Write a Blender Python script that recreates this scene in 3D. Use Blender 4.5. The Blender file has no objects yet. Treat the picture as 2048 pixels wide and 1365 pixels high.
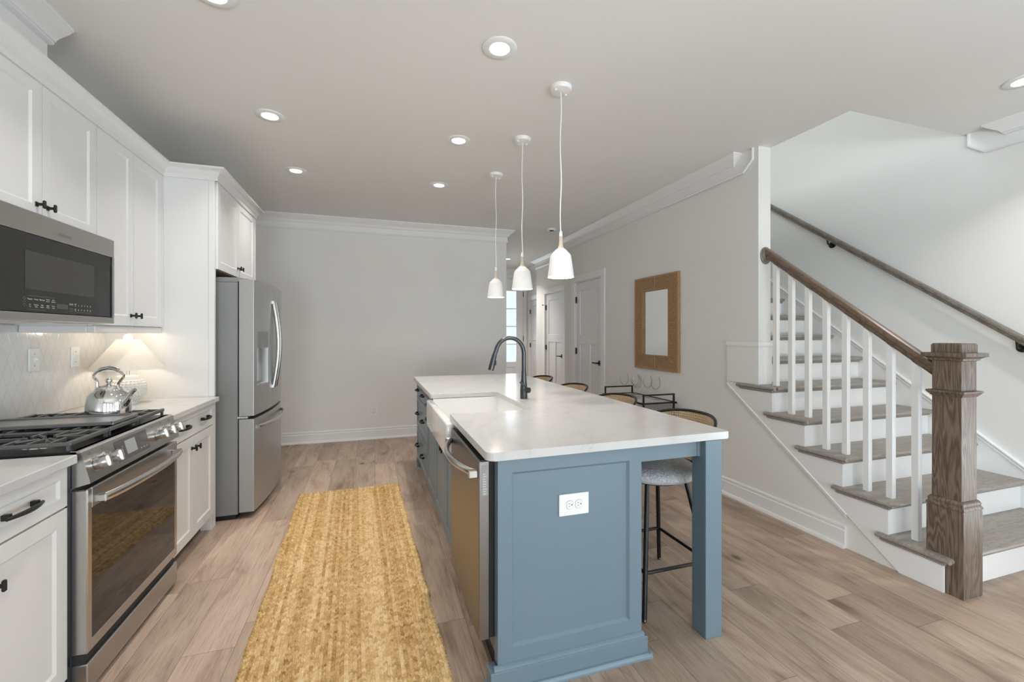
import bpy, bmesh, math, random
from mathutils import Vector, Matrix
random.seed(7)
PI = math.pi
S = bpy.context.scene
COL = S.collection

# ------------------------------------------------------------------ camera
F = 867.0
cam_d = bpy.data.cameras.new('camera'); cam = bpy.data.objects.new('camera', cam_d); COL.objects.link(cam)
cam.location = (0, 0, 1.34)
cam.rotation_euler = (PI/2, 0, -math.atan2(1024-745, F))
cam_d.sensor_width = 36.0; cam_d.lens = F/2048*36.0; cam_d.shift_y = -(682.5-668.5)/2048
cam_d.clip_start = 0.05
S.camera = cam
# ------------------------------------------------------------------ colour management
S.view_settings.view_transform = 'Standard'; S.view_settings.look = 'None'
S.view_settings.exposure = 0.23; S.view_settings.gamma = 1.0; S.view_settings.use_curve_mapping = False
S.cycles.use_denoising = True
S.cycles.max_bounces = 10; S.cycles.diffuse_bounces = 5; S.cycles.glossy_bounces = 5; S.cycles.transmission_bounces = 8; S.cycles.transparent_max_bounces = 32
S.cycles.sample_clamp_indirect = 6.0
S.cycles.caustics_reflective = False; S.cycles.caustics_refractive = False
# ------------------------------------------------------------------ sky
W = bpy.data.worlds.new('sky'); S.world = W; W.use_nodes = True
bg = W.node_tree.nodes['Background']; bg.inputs[0].default_value = (0.78, 0.90, 1.0, 1); bg.inputs[1].default_value = 1.15

# ------------------------------------------------------------------ lamps and daylight
def area(name, loc, rot, sx, sy, power, color, shape='RECTANGLE', spread=PI):
    d = bpy.data.lights.new(name, 'AREA'); d.shape = shape; d.size = sx; d.size_y = sy
    d.energy = power; d.color = color; d.spread = spread
    o = bpy.data.objects.new(name, d); o.location = loc; o.rotation_euler = rot; COL.objects.link(o); return o
def point(name, loc, power, color, r):
    d = bpy.data.lights.new(name, 'POINT'); d.energy = power; d.color = color; d.shadow_soft_size = r
    o = bpy.data.objects.new(name, d); o.location = loc; COL.objects.link(o); return o
DAY = (0.78, 0.89, 1.0); WARM = (1.0, 0.89, 0.76)
# daylight through the living room windows (behind and beside the camera)
WIN_BACK = [(-0.75, 1.3), (1.25, 1.3), (3.2, 1.3)]            # x centre, width
for wx, ww in WIN_BACK:
    area('daylight_back_window', (wx, -3.95, 1.45), (PI/2, 0, 0), ww, 2.1, 29, DAY)
area('daylight_side_window', (4.27, -0.15, 1.3), (PI/2, 0, PI/2), 2.1, 2.3, 24, (0.54, 0.78, 1.0))
area('daylight_left_window', (-1.80, -2.2, 1.45), (PI/2, 0, -PI/2), 1.6, 2.1, 120, DAY)
# added fill lamps, aimed up through the same windows to brighten the ceiling
for wx, ww in WIN_BACK:
    area('added_ceiling_fill', (wx, -4.1, 0.55), (math.radians(140), 0, 0), ww, 0.9, 95, (0.98, 0.98, 0.97))
area('added_ceiling_fill_side', (4.42, -0.15, 0.45), (math.radians(140), 0, PI/2), 2.0, 0.9, 45, (0.98, 0.98, 0.97))
area('daylight_front_door', (2.8, 9.42, 1.55), (-PI/2, 0, 0), 0.6, 1.6, 8, (0.86, 0.94, 1.0))
# daylight on the upper floor
area('daylight_upper_window', (0.42, 3.4, 4.3), (0, -PI/2, 0), 1.5, 2.2, 74, (1.0, 0.985, 0.96))
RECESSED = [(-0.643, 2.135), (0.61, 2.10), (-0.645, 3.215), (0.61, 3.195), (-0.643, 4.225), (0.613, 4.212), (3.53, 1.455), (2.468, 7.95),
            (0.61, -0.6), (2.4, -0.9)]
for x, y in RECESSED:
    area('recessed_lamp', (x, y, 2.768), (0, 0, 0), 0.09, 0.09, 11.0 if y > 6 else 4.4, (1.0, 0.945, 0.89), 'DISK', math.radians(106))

# ------------------------------------------------------------------ materials
def s2l(c):
    return tuple((v/255/12.92 if v/255 <= 0.04045 else ((v/255+0.055)/1.055)**2.4) for v in c)
def base_mat(name):
    m = bpy.data.materials.new(name); m.use_nodes = True
    nt = m.node_tree; return m, nt, nt.nodes['Principled BSDF']
def mat(name, col, rough=0.5, metal=0.0, var=0.03, scale=8.0, bump=0.0, bscale=60.0, coat=0.0, spec=0.5, stretch=None, rvar=0.0):
    """plain surface with a little procedural tone and bump variation"""
    m, nt, p = base_mat(name); N = nt.nodes; L = nt.links
    tc = N.new('ShaderNodeTexCoord'); mp = N.new('ShaderNodeMapping'); L.new(tc.outputs['Object'], mp.inputs[0])
    if stretch: mp.inputs['Scale'].default_value = stretch
    no = N.new('ShaderNodeTexNoise'); no.inputs['Scale'].default_value = scale; no.inputs['Detail'].default_value = 4
    L.new(mp.outputs[0], no.inputs['Vector'])
    mx = N.new('ShaderNodeMix'); mx.data_type = 'RGBA'
    mx.inputs[6].default_value = (*[max(0, c*(1-var)) for c in col], 1); mx.inputs[7].default_value = (*[min(1, c*(1+var)) for c in col], 1)
    L.new(no.outputs['Fac'], mx.inputs[0]); L.new(mx.outputs[2], p.inputs['Base Color'])
    p.inputs['Roughness'].default_value = rough; p.inputs['Metallic'].default_value = metal
    p.inputs['Coat Weight'].default_value = coat; p.inputs['Specular IOR Level'].default_value = spec
    if rvar:
        mr = N.new('ShaderNodeMapRange'); mr.inputs[3].default_value = rough-rvar; mr.inputs[4].default_value = rough+rvar
        L.new(no.outputs['Fac'], mr.inputs[0]); L.new(mr.outputs[0], p.inputs['Roughness'])
    if bump:
        n2 = N.new('ShaderNodeTexNoise'); n2.inputs['Scale'].default_value = bscale; L.new(mp.outputs[0], n2.inputs['Vector'])
        b = N.new('ShaderNodeBump'); b.inputs['Strength'].default_value = bump; b.inputs['Distance'].default_value = 0.002
        L.new(n2.outputs['Fac'], b.inputs['Height']); L.new(b.outputs[0], p.inputs['Normal'])
    return m
def math_node(nt, op, a, b=None, c=None):
    n = nt.nodes.new('ShaderNodeMath'); n.operation = op
    for i, v in enumerate((a, b, c)):
        if v is None: continue
        if isinstance(v, (int, float)): n.inputs[i].default_value = v
        else: nt.links.new(v, n.inputs[i])
    return n.outputs[0]
def ramp(nt, fac, stops):
    r = nt.nodes.new('ShaderNodeValToRGB'); cr = r.color_ramp
    while len(cr.elements) < len(stops): cr.elements.new(0.5)
    for e, (p_, c) in zip(cr.elements, stops): e.position = p_; e.color = (*c, 1)
    nt.links.new(fac, r.inputs[0]); return r.outputs[0]

M = {}
M['wall'] = mat('wall_paint', (0.81, 0.80, 0.775), 0.75, var=0.012, bump=0.05, bscale=220)
M['ceil'] = mat('ceiling_paint', (0.80, 0.787, 0.765), 0.85, var=0.012, bump=0.05, bscale=220)
M['trim'] = mat('trim_paint', (0.85, 0.845, 0.835), 0.35, var=0.01)
M['cab'] = mat('white_cabinet_paint', (0.735, 0.727, 0.716), 0.32, var=0.008)
M['door'] = mat('door_paint', (0.80, 0.80, 0.805), 0.38, var=0.01)
M['blue'] = mat('blue_grey_cabinet_paint', (0.158, 0.222, 0.268), 0.33, var=0.03, scale=3)
M['steel'] = mat('brushed_steel', (0.50, 0.487, 0.468), 0.30, 1.0, var=0.05, scale=6, stretch=(1, 1, 40), rvar=0.05)
M['steelh'] = mat('brushed_steel_bright', (0.62, 0.61, 0.59), 0.24, 1.0, var=0.03, scale=6, stretch=(1, 1, 40))
M['dishsteel'] = mat('dark_brushed_steel', (0.27, 0.255, 0.25), 0.34, 1.0, var=0.04, scale=6, stretch=(1, 40, 1), rvar=0.04)
M['steelv'] = mat('brushed_fridge_steel', (0.52, 0.52, 0.515), 0.40, 1.0, var=0.04, scale=5, stretch=(1, 40, 1), rvar=0.04)
M['doorside'] = mat('grey_door_edge', (0.33, 0.325, 0.315), 0.4, 0.3, var=0.02)
M['greyside'] = mat('grey_enamel', (0.225, 0.227, 0.222), 0.42, 0.2, var=0.02)
M['black'] = mat('matt_black_metal', (0.014, 0.014, 0.015), 0.42, 0.3, var=0.1)
M['iron'] = mat('cast_iron', (0.115, 0.113, 0.11), 0.42, 0.25, var=0.15, bump=0.2, bscale=250)
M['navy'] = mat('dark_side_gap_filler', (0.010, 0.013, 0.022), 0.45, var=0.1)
M['chrome'] = mat('polished_steel', (0.78, 0.77, 0.75), 0.05, 1.0, var=0.01)
M['knobmetal'] = mat('satin_knob_metal', (0.50, 0.49, 0.475), 0.26, 1.0, var=0.02)
M['gun'] = mat('gunmetal', (0.075, 0.080, 0.085), 0.30, 0.85, var=0.05)
M['plastic'] = mat('white_plastic', (0.83, 0.83, 0.82), 0.28, var=0.006)
M['ceramic'] = mat('white_ceramic', (0.86, 0.855, 0.84), 0.10, var=0.006, coat=0.6)
M['vase'] = mat('matt_white_ceramic', (0.83, 0.815, 0.79), 0.45, var=0.01)
M['slot'] = mat('dark_slot', (0.02, 0.02, 0.02), 0.6)
M['shade'] = mat('white_pendant_metal', (0.86, 0.85, 0.835), 0.35, var=0.006)
M['palewood'] = mat('pale_ash', (0.60, 0.50, 0.38), 0.45, var=0.12, scale=30, stretch=(1, 1, 0.1))
M['griddle'] = mat('griddle_plate', (0.33, 0.325, 0.32), 0.32, 0.75, var=0.06)
M['mwglass'] = mat('smoked_glass', (0.016, 0.0155, 0.0145), 0.12, var=0.03)
M['mwwin'] = mat('smoked_glass_window', (0.042, 0.041, 0.039), 0.16, var=0.03)
M['ovenglass'] = mat('oven_glass', (0.010, 0.0085, 0.0075), 0.035, var=0.03, spec=0.6)
M['print'] = mat('white_print', (0.75, 0.74, 0.72), 0.5)
M['greyprint'] = mat('grey_print', (0.16, 0.155, 0.15), 0.5)
M['display'] = mat('grey_display', (0.36, 0.37, 0.36), 0.25)
M['displaydark'] = mat('dark_display_glass', (0.085, 0.083, 0.08), 0.2)
M['screen'] = mat('dim_screen', (0.07, 0.07, 0.068), 0.2)
M['rubber'] = mat('rubber', (0.02, 0.02, 0.02), 0.7)
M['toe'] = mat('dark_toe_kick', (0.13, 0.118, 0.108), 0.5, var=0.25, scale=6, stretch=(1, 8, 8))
M['underwood'] = mat('raw_plywood', (0.23, 0.15, 0.085), 0.6, var=0.2, scale=10)
M['cartblack'] = mat('black_steel_tube', (0.016, 0.016, 0.016), 0.45, 0.4, var=0.1)
M['tray'] = mat('grey_tray_glass', (0.50, 0.48, 0.46), 0.12, 0.0, var=0.08, scale=5)
M['shelf'] = mat('dark_shelf', (0.16, 0.155, 0.155), 0.3, var=0.1)
def boucle():
    m, nt, p = base_mat('boucle'); N = nt.nodes; L = nt.links
    tc = N.new('ShaderNodeTexCoord'); v = N.new('ShaderNodeTexVoronoi'); v.inputs['Scale'].default_value = 120; L.new(tc.outputs['Object'], v.inputs['Vector'])
    n = N.new('ShaderNodeTexNoise'); n.inputs['Scale'].default_value = 70; n.inputs['Detail'].default_value = 4; L.new(tc.outputs['Object'], n.inputs['Vector'])
    h = math_node(nt, 'SUBTRACT', math_node(nt, 'MULTIPLY', n.outputs['Fac'], 1.2), v.outputs['Distance'])
    c = ramp(nt, h, [(0.0, (0.50, 0.52, 0.54)), (0.3, (0.62, 0.635, 0.65)), (0.6, (0.72, 0.725, 0.73))]); L.new(c, p.inputs['Base Color'])
    p.inputs['Roughness'].default_value = 0.95; p.inputs['Specular IOR Level'].default_value = 0.1
    b = N.new('ShaderNodeBump'); b.inputs['Strength'].default_value = 0.8; b.inputs['Distance'].default_value = 0.0028; L.new(h, b.inputs['Height']); L.new(b.outputs[0], p.inputs['Normal'])
    return m
M['fabric'] = boucle()
M['mirror'] = mat('mirror_glass', (0.86, 0.88, 0.875), 0.01, 1.0, var=0.002)

def emission(name, col, strength):
    m, nt, p = base_mat(name)
    p.inputs['Base Color'].default_value = (*col, 1); p.inputs['Emission Color'].default_value = (*col, 1); p.inputs['Emission Strength'].default_value = strength
    return m
M['lampglow'] = emission('lamp_diffuser', (1.0, 0.97, 0.93), 9.0)
M['bulb'] = emission('warm_bulb', (1.0, 0.92, 0.78), 0.9)

def pane():
    m, nt, p = base_mat('window_pane'); N = nt.nodes; L = nt.links; N.remove(p); out = N['Material Output']
    t = N.new('ShaderNodeBsdfTransparent'); t.inputs[0].default_value = (0.93, 0.96, 0.97, 1)
    g = N.new('ShaderNodeBsdfGlossy'); g.inputs['Roughness'].default_value = 0.02
    f = N.new('ShaderNodeFresnel'); f.inputs[0].default_value = 1.45
    mx = N.new('ShaderNodeMixShader'); L.new(f.outputs[0], mx.inputs[0]); L.new(t.outputs[0], mx.inputs[1]); L.new(g.outputs[0], mx.inputs[2]); L.new(mx.outputs[0], out.inputs[0])
    return m
M['pane'] = pane()
def thin_glass():
    m, nt, p = base_mat('thin_blown_glass'); N = nt.nodes; L = nt.links; N.remove(p); out = N['Material Output']
    lw = N.new('ShaderNodeLayerWeight'); lw.inputs[0].default_value = 0.18
    t = N.new('ShaderNodeBsdfTransparent'); c = ramp(nt, lw.outputs['Facing'], [(0.0, (0.998, 0.998, 0.998)), (0.85, (0.985, 0.986, 0.986)), (1.0, (0.90, 0.905, 0.905))]); L.new(c, t.inputs[0])
    g = N.new('ShaderNodeBsdfGlossy'); g.inputs['Roughness'].default_value = 0.02
    mx = N.new('ShaderNodeMixShader'); L.new(math_node(nt, 'MULTIPLY', lw.outputs['Fresnel'], 0.5), mx.inputs[0]); L.new(t.outputs[0], mx.inputs[1]); L.new(g.outputs[0], mx.inputs[2]); L.new(mx.outputs[0], out.inputs[0])
    return m
M['glass'] = thin_glass()
def shade_cloth():
    m, nt, p = base_mat('linen_shade'); N = nt.nodes; L = nt.links; out = N['Material Output']
    p.inputs['Base Color'].default_value = (0.86, 0.82, 0.76, 1); p.inputs['Roughness'].default_value = 0.9
    tc = N.new('ShaderNodeTexCoord'); wv = N.new('ShaderNodeTexWave'); wv.inputs['Scale'].default_value = 160; L.new(tc.outputs['Object'], wv.inputs[0])
    b = N.new('ShaderNodeBump'); b.inputs['Strength'].default_value = 0.1; L.new(wv.outputs[0], b.inputs['Height']); L.new(b.outputs[0], p.inputs['Normal'])
    t = N.new('ShaderNodeBsdfTranslucent'); t.inputs[0].default_value = (0.9, 0.88, 0.84, 1)
    mx = N.new('ShaderNodeMixShader'); mx.inputs[0].default_value = 0.4; L.new(p.outputs[0], mx.inputs[1]); L.new(t.outputs[0], mx.inputs[2]); L.new(mx.outputs[0], out.inputs[0])
    return m
M['shadecloth'] = shade_cloth()

def plank_floor():
    m, nt, p = base_mat('oak_planks'); N = nt.nodes; L = nt.links
    tc = N.new('ShaderNodeTexCoord'); sp = N.new('ShaderNodeSeparateXYZ'); L.new(tc.outputs['Object'], sp.inputs[0])
    x, y = sp.outputs[0], sp.outputs[1]
    PW, PL = 0.195, 1.35
    u = math_node(nt, 'DIVIDE', math_node(nt, 'ADD', x, 20.06), PW); col = math_node(nt, 'FLOOR', u)
    wn = N.new('ShaderNodeTexWhiteNoise'); wn.noise_dimensions = '1D'; L.new(col, wn.inputs['W'])
    v = math_node(nt, 'ADD', math_node(nt, 'DIVIDE', math_node(nt, 'ADD', y, 20), PL), math_node(nt, 'MULTIPLY', wn.outputs[0], 7.3)); row = math_node(nt, 'FLOOR', v)
    cb = N.new('ShaderNodeCombineXYZ'); L.new(col, cb.inputs[0]); L.new(row, cb.inputs[1])
    w2 = N.new('ShaderNodeTexWhiteNoise'); w2.noise_dimensions = '2D'; L.new(cb.outputs[0], w2.inputs['Vector'])
    # grain coordinates: each plank reads its own stretch of the noise
    off = N.new('ShaderNodeVectorMath'); off.operation = 'SCALE'; L.new(w2.outputs['Color'], off.inputs[0]); off.inputs['Scale'].default_value = 37.0
    pos = N.new('ShaderNodeVectorMath'); pos.operation = 'ADD'; L.new(tc.outputs['Object'], pos.inputs[0]); L.new(off.outputs[0], pos.inputs[1])
    def noise(scale, st, detail=5, dist=0.0):
        mp = N.new('ShaderNodeMapping'); mp.inputs['Scale'].default_value = st; L.new(pos.outputs[0], mp.inputs[0])
        n = N.new('ShaderNodeTexNoise'); n.inputs['Scale'].default_value = scale; n.inputs['Detail'].default_value = detail; n.inputs['Distortion'].default_value = dist; n.inputs['Roughness'].default_value = 0.62
        L.new(mp.outputs[0], n.inputs['Vector']); return n.outputs['Fac']
    fine = noise(170, (1, 0.03, 1), 7); broad = noise(7.0, (1, 0.22, 1), 4, 1.2); patch = noise(2.2, (1, 0.5, 1), 3, 0.6)
    # knots
    mpk = N.new('ShaderNodeMapping'); mpk.inputs['Scale'].default_value = (1.0, 0.42, 1); L.new(pos.outputs[0], mpk.inputs[0])
    vo = N.new('ShaderNodeTexVoronoi'); vo.inputs['Scale'].default_value = 2.7; L.new(mpk.outputs[0], vo.inputs['Vector'])
    kd = math_node(nt, 'ADD', vo.outputs['Distance'], math_node(nt, 'MULTIPLY', math_node(nt, 'SUBTRACT', broad, 0.5), 0.30))
    knot = ramp(nt, kd, [(0.02, (0.95, 0.95, 0.95)), (0.07, (0.72, 0.72, 0.72)), (0.13, (0.26, 0.26, 0.26)), (0.26, (0, 0, 0))])
    c1 = ramp(nt, broad, [(0.24, (0.245, 0.170, 0.130)), (0.47, (0.430, 0.334, 0.265)), (0.74, (0.530, 0.430, 0.352))])
    def mix(fac, a, b, mode='MIX'):
        n = N.new('ShaderNodeMix'); n.data_type = 'RGBA'; n.blend_type = mode
        for sock, val in ((n.inputs[0], fac), (n.inputs[6], a), (n.inputs[7], b)):
            if isinstance(val, (int, float)): sock.default_value = val
            elif isinstance(val, tuple): sock.default_value = (*val, 1)
            else: L.new(val, sock)
        return n.outputs[2]
    tone = ramp(nt, w2.outputs['Value'], [(0.0, (0.86, 0.83, 0.80)), (0.45, (1.0, 0.985, 0.97)), (1.0, (1.14, 1.10, 1.06))])
    c2 = mix(1.0, c1, tone, 'MULTIPLY')
    fr = ramp(nt, fine, [(0.30, (0.66, 0.63, 0.61)), (0.46, (0.97, 0.965, 0.96)), (0.72, (1.10, 1.10, 1.10))])
    c3 = mix(1.0, c2, fr, 'MULTIPLY')
    pr = ramp(nt, patch, [(0.35, (0.90, 0.88, 0.87)), (0.65, (1.06, 1.05, 1.04))])
    c3 = mix(1.0, c3, pr, 'MULTIPLY')
    c4 = mix(knot, c3, (0.15, 0.092, 0.06))
    # small dark knot cores on some boards
    v2 = N.new('ShaderNodeTexVoronoi'); v2.inputs['Scale'].default_value = 4.2; mp2 = N.new('ShaderNodeMapping'); mp2.inputs['Scale'].default_value = (1.0, 0.5, 1); L.new(pos.outputs[0], mp2.inputs[0]); L.new(mp2.outputs[0], v2.inputs['Vector'])
    sc = N.new('ShaderNodeSeparateColor'); L.new(v2.outputs['Color'], sc.inputs[0])
    k2 = ramp(nt, math_node(nt, 'ADD', v2.outputs['Distance'], math_node(nt, 'MULTIPLY', math_node(nt, 'SUBTRACT', broad, 0.5), 0.16)), [(0.01, (0.95, 0.95, 0.95)), (0.045, (0.8, 0.8, 0.8)), (0.075, (0.3, 0.3, 0.3)), (0.14, (0, 0, 0))])
    c4 = mix(math_node(nt, 'MULTIPLY', k2, math_node(nt, 'GREATER_THAN', sc.outputs[0], 0.45)), c4, (0.10, 0.056, 0.034))
    fu = math_node(nt, 'FRACT', u); du = math_node(nt, 'MULTIPLY', math_node(nt, 'MINIMUM', fu, math_node(nt, 'SUBTRACT', 1.0, fu)), PW)
    fv = math_node(nt, 'FRACT', v); dv = math_node(nt, 'MULTIPLY', math_node(nt, 'MINIMUM', fv, math_node(nt, 'SUBTRACT', 1.0, fv)), PL)
    seam = math_node(nt, 'LESS_THAN', math_node(nt, 'MINIMUM', du, dv), 0.0011)
    c5 = mix(math_node(nt, 'MULTIPLY', seam, 0.72), c4, (0.09, 0.06, 0.045)); L.new(c5, p.inputs['Base Color'])
    p.inputs['Roughness'].default_value = 0.42; p.inputs['Specular IOR Level'].default_value = 0.4
    b = N.new('ShaderNodeBump'); b.inputs['Strength'].default_value = 0.12; b.inputs['Distance'].default_value = 0.002
    h = math_node(nt, 'SUBTRACT', fine, math_node(nt, 'MULTIPLY', seam, 1.5)); L.new(h, b.inputs['Height']); L.new(b.outputs[0], p.inputs['Normal'])
    return m
M['floor'] = plank_floor()

def wood(name, cols, axis_scale, scale=9.0, rough=0.45, rings=True):
    """grained timber: cols = dark, mid, light; axis_scale squeezes the long axis"""
    m, nt, p = base_mat(name); N = nt.nodes; L = nt.links
    tc = N.new('ShaderNodeTexCoord'); mp = N.new('ShaderNodeMapping'); mp.inputs['Scale'].default_value = axis_scale; L.new(tc.outputs['Object'], mp.inputs[0])
    n1 = N.new('ShaderNodeTexNoise'); n1.inputs['Scale'].default_value = scale; n1.inputs['Detail'].default_value = 3; n1.inputs['Distortion'].default_value = 0.4; L.new(mp.outputs[0], n1.inputs['Vector'])
    w = math_node(nt, 'MULTIPLY_ADD', math_node(nt, 'SINE', math_node(nt, 'MULTIPLY', n1.outputs['Fac'], 95.0 if rings else 40.0)), 0.5, 0.5)
    n2 = N.new('ShaderNodeTexNoise'); n2.inputs['Scale'].default_value = scale*12; n2.inputs['Detail'].default_value = 5; L.new(mp.outputs[0], n2.inputs['Vector'])
    s = math_node(nt, 'ADD', math_node(nt, 'MULTIPLY', w, 0.50 if rings else 0.30), math_node(nt, 'MULTIPLY', n2.outputs['Fac'], 0.65 if rings else 0.9))
    c = ramp(nt, s, [(0.22, cols[0]), (0.55, cols[1]), (0.95, cols[2])]); L.new(c, p.inputs['Base Color'])
    p.inputs['Roughness'].default_value = rough
    b = N.new('ShaderNodeBump'); b.inputs['Strength'].default_value = 0.08; b.inputs['Distance'].default_value = 0.001; L.new(s, b.inputs['Height']); L.new(b.outputs[0], p.inputs['Normal'])
    return m
M['newel'] = wood('stained_oak_newel', ((0.095, 0.063, 0.045), (0.155, 0.110, 0.081), (0.225, 0.168, 0.128)), (5, 5, 0.42), 2.6, 0.44)
M['newel'].node_tree.nodes['Principled BSDF'].inputs['Specular IOR Level'].default_value = 0.3
M['rail'] = wood('stained_oak_rail', ((0.085, 0.055, 0.036), (0.165, 0.112, 0.076), (0.225, 0.160, 0.115)), (8, 0.8, 0.8), 6.0, 0.36, False)
M['tread'] = wood('grey_brown_oak_tread', ((0.20, 0.175, 0.15), (0.30, 0.27, 0.237), (0.38, 0.345, 0.305)), (0.55, 5, 5), 5.0, 0.40, False)
M['greyrail'] = wood('grey_oak_rail', ((0.10, 0.083, 0.066), (0.19, 0.163, 0.132), (0.27, 0.24, 0.20)), (8, 0.7, 0.7), 6.0, 0.38, False)
M['rattanwood'] = wood('honey_rattan_wood', ((0.25, 0.13, 0.055), (0.38, 0.22, 0.105), (0.47, 0.29, 0.15)), (6, 6, 1), 6.0, 0.5, False)

def quartz():
    m, nt, p = base_mat('white_quartz'); N = nt.nodes; L = nt.links
    tc = N.new('ShaderNodeTexCoord'); n1 = N.new('ShaderNodeTexNoise'); n1.inputs['Scale'].default_value = 1.35; n1.inputs['Detail'].default_value = 6; n1.inputs['Distortion'].default_value = 1.6; L.new(tc.outputs['Object'], n1.inputs['Vector'])
    d = math_node(nt, 'ABSOLUTE', math_node(nt, 'SUBTRACT', n1.outputs['Fac'], 0.5))
    n2 = N.new('ShaderNodeTexNoise'); n2.inputs['Scale'].default_value = 2.1; L.new(tc.outputs['Object'], n2.inputs['Vector'])
    msk = ramp(nt, n2.outputs['Fac'], [(0.52, (0, 0, 0)), (0.66, (1, 1, 1))])
    vein = math_node(nt, 'MULTIPLY', math_node(nt, 'LESS_THAN', d, 0.0035), msk)
    soft = ramp(nt, d, [(0.0, (0.565, 0.557, 0.546)), (0.06, (0.595, 0.588, 0.578))])
    mx = N.new('ShaderNodeMix'); mx.data_type = 'RGBA'; L.new(math_node(nt, 'MULTIPLY', vein, 0.5), mx.inputs[0]); L.new(soft, mx.inputs[6]); mx.inputs[7].default_value = (0.45, 0.44, 0.43, 1)
    L.new(mx.outputs[2], p.inputs['Base Color']); p.inputs['Roughness'].default_value = 0.17; p.inputs['Specular IOR Level'].default_value = 0.4
    return m
M['quartz'] = quartz()

def tile():
    m, nt, p = base_mat('white_diamond_tile'); N = nt.nodes; L = nt.links
    tc = N.new('ShaderNodeTexCoord'); sp = N.new('ShaderNodeSeparateXYZ'); L.new(tc.outputs['Object'], sp.inputs[0])
    y, z = sp.outputs[1], sp.outputs[2]; K, PITCH = 2.25, 0.135
    a = math_node(nt, 'DIVIDE', math_node(nt, 'ADD', z, math_node(nt, 'MULTIPLY', y, K)), PITCH); b_ = math_node(nt, 'DIVIDE', math_node(nt, 'SUBTRACT', z, math_node(nt, 'MULTIPLY', y, K)), PITCH)
    def edge(q):
        f = math_node(nt, 'FRACT', q); return math_node(nt, 'MINIMUM', f, math_node(nt, 'SUBTRACT', 1.0, f))
    e = math_node(nt, 'MINIMUM', edge(a), edge(b_))
    g = ramp(nt, e, [(0.0, (0.0, 0.0, 0.0)), (0.035, (0.25, 0.25, 0.25)), (0.07, (1, 1, 1))])
    cb = N.new('ShaderNodeCombineXYZ'); L.new(math_node(nt, 'FLOOR', a), cb.inputs[0]); L.new(math_node(nt, 'FLOOR', b_), cb.inputs[1])
    wn = N.new('ShaderNodeTexWhiteNoise'); wn.noise_dimensions = '2D'; L.new(cb.outputs[0], wn.inputs['Vector'])
    tone = ramp(nt, wn.outputs['Value'], [(0, (0.72, 0.712, 0.695)), (1, (0.765, 0.757, 0.74))])
    mx = N.new('ShaderNodeMix'); mx.data_type = 'RGBA'; L.new(g, mx.inputs[0]); mx.inputs[6].default_value = (0.69, 0.682, 0.665, 1); L.new(tone, mx.inputs[7]); L.new(mx.outputs[2], p.inputs['Base Color'])
    p.inputs['Roughness'].default_value = 0.16
    bp = N.new('ShaderNodeBump'); bp.inputs['Strength'].default_value = 0.22; bp.inputs['Distance'].default_value = 0.002
    n = N.new('ShaderNodeTexNoise'); n.inputs['Scale'].default_value = 24; L.new(tc.outputs['Object'], n.inputs['Vector'])
    L.new(math_node(nt, 'ADD', g, math_node(nt, 'MULTIPLY', n.outputs['Fac'], 0.5)), bp.inputs['Height']); L.new(bp.outputs[0], p.inputs['Normal'])
    return m
M['tile'] = tile()

def cane(name, holes, light, dark, pitch):
    """woven cane; the UV map runs along the panel in metres; open holes let light through"""
    m, nt, p = base_mat(name); N = nt.nodes; L = nt.links; out = N['Material Output']
    uv = N.new('ShaderNodeUVMap'); sp = N.new('ShaderNodeSeparateXYZ'); L.new(uv.outputs[0], sp.inputs[0])
    def cell(q):
        f = math_node(nt, 'FRACT', math_node(nt, 'DIVIDE', q, pitch)); return math_node(nt, 'SUBTRACT', f, 0.5)
    a, b_ = cell(sp.outputs[0]), cell(sp.outputs[1])
    r = math_node(nt, 'SQRT', math_node(nt, 'ADD', math_node(nt, 'MULTIPLY', a, a), math_node(nt, 'MULTIPLY', b_, b_)))
    n = N.new('ShaderNodeTexNoise'); n.inputs['Scale'].default_value = 60; tc = N.new('ShaderNodeTexCoord'); L.new(tc.outputs['Object'], n.inputs['Vector'])
    t = math_node(nt, 'ADD', math_node(nt, 'MULTIPLY', r, 0.9), math_node(nt, 'MULTIPLY', n.outputs['Fac'], 0.4))
    c = ramp(nt, t, [(0.35, dark), (0.62, light)]); L.new(c, p.inputs['Base Color']); p.inputs['Roughness'].default_value = 0.5
    bp = N.new('ShaderNodeBump'); bp.inputs['Strength'].default_value = 0.5; bp.inputs['Distance'].default_value = 0.002; L.new(r, bp.inputs['Height']); L.new(bp.outputs[0], p.inputs['Normal'])
    if holes:
        hole = math_node(nt, 'LESS_THAN', r, 0.25)
        tr = N.new('ShaderNodeBsdfTransparent'); mx = N.new('ShaderNodeMixShader'); L.new(hole, mx.inputs[0]); L.new(p.outputs[0], mx.inputs[1]); L.new(tr.outputs[0], mx.inputs[2]); L.new(mx.outputs[0], out.inputs[0])
    return m
M['cane'] = cane('chair_cane', True, (0.62, 0.47, 0.29), (0.36, 0.24, 0.12), 0.0135)
M['framecane'] = cane('frame_cane', False, (0.46, 0.27, 0.12), (0.06, 0.025, 0.009), 0.0125)

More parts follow.
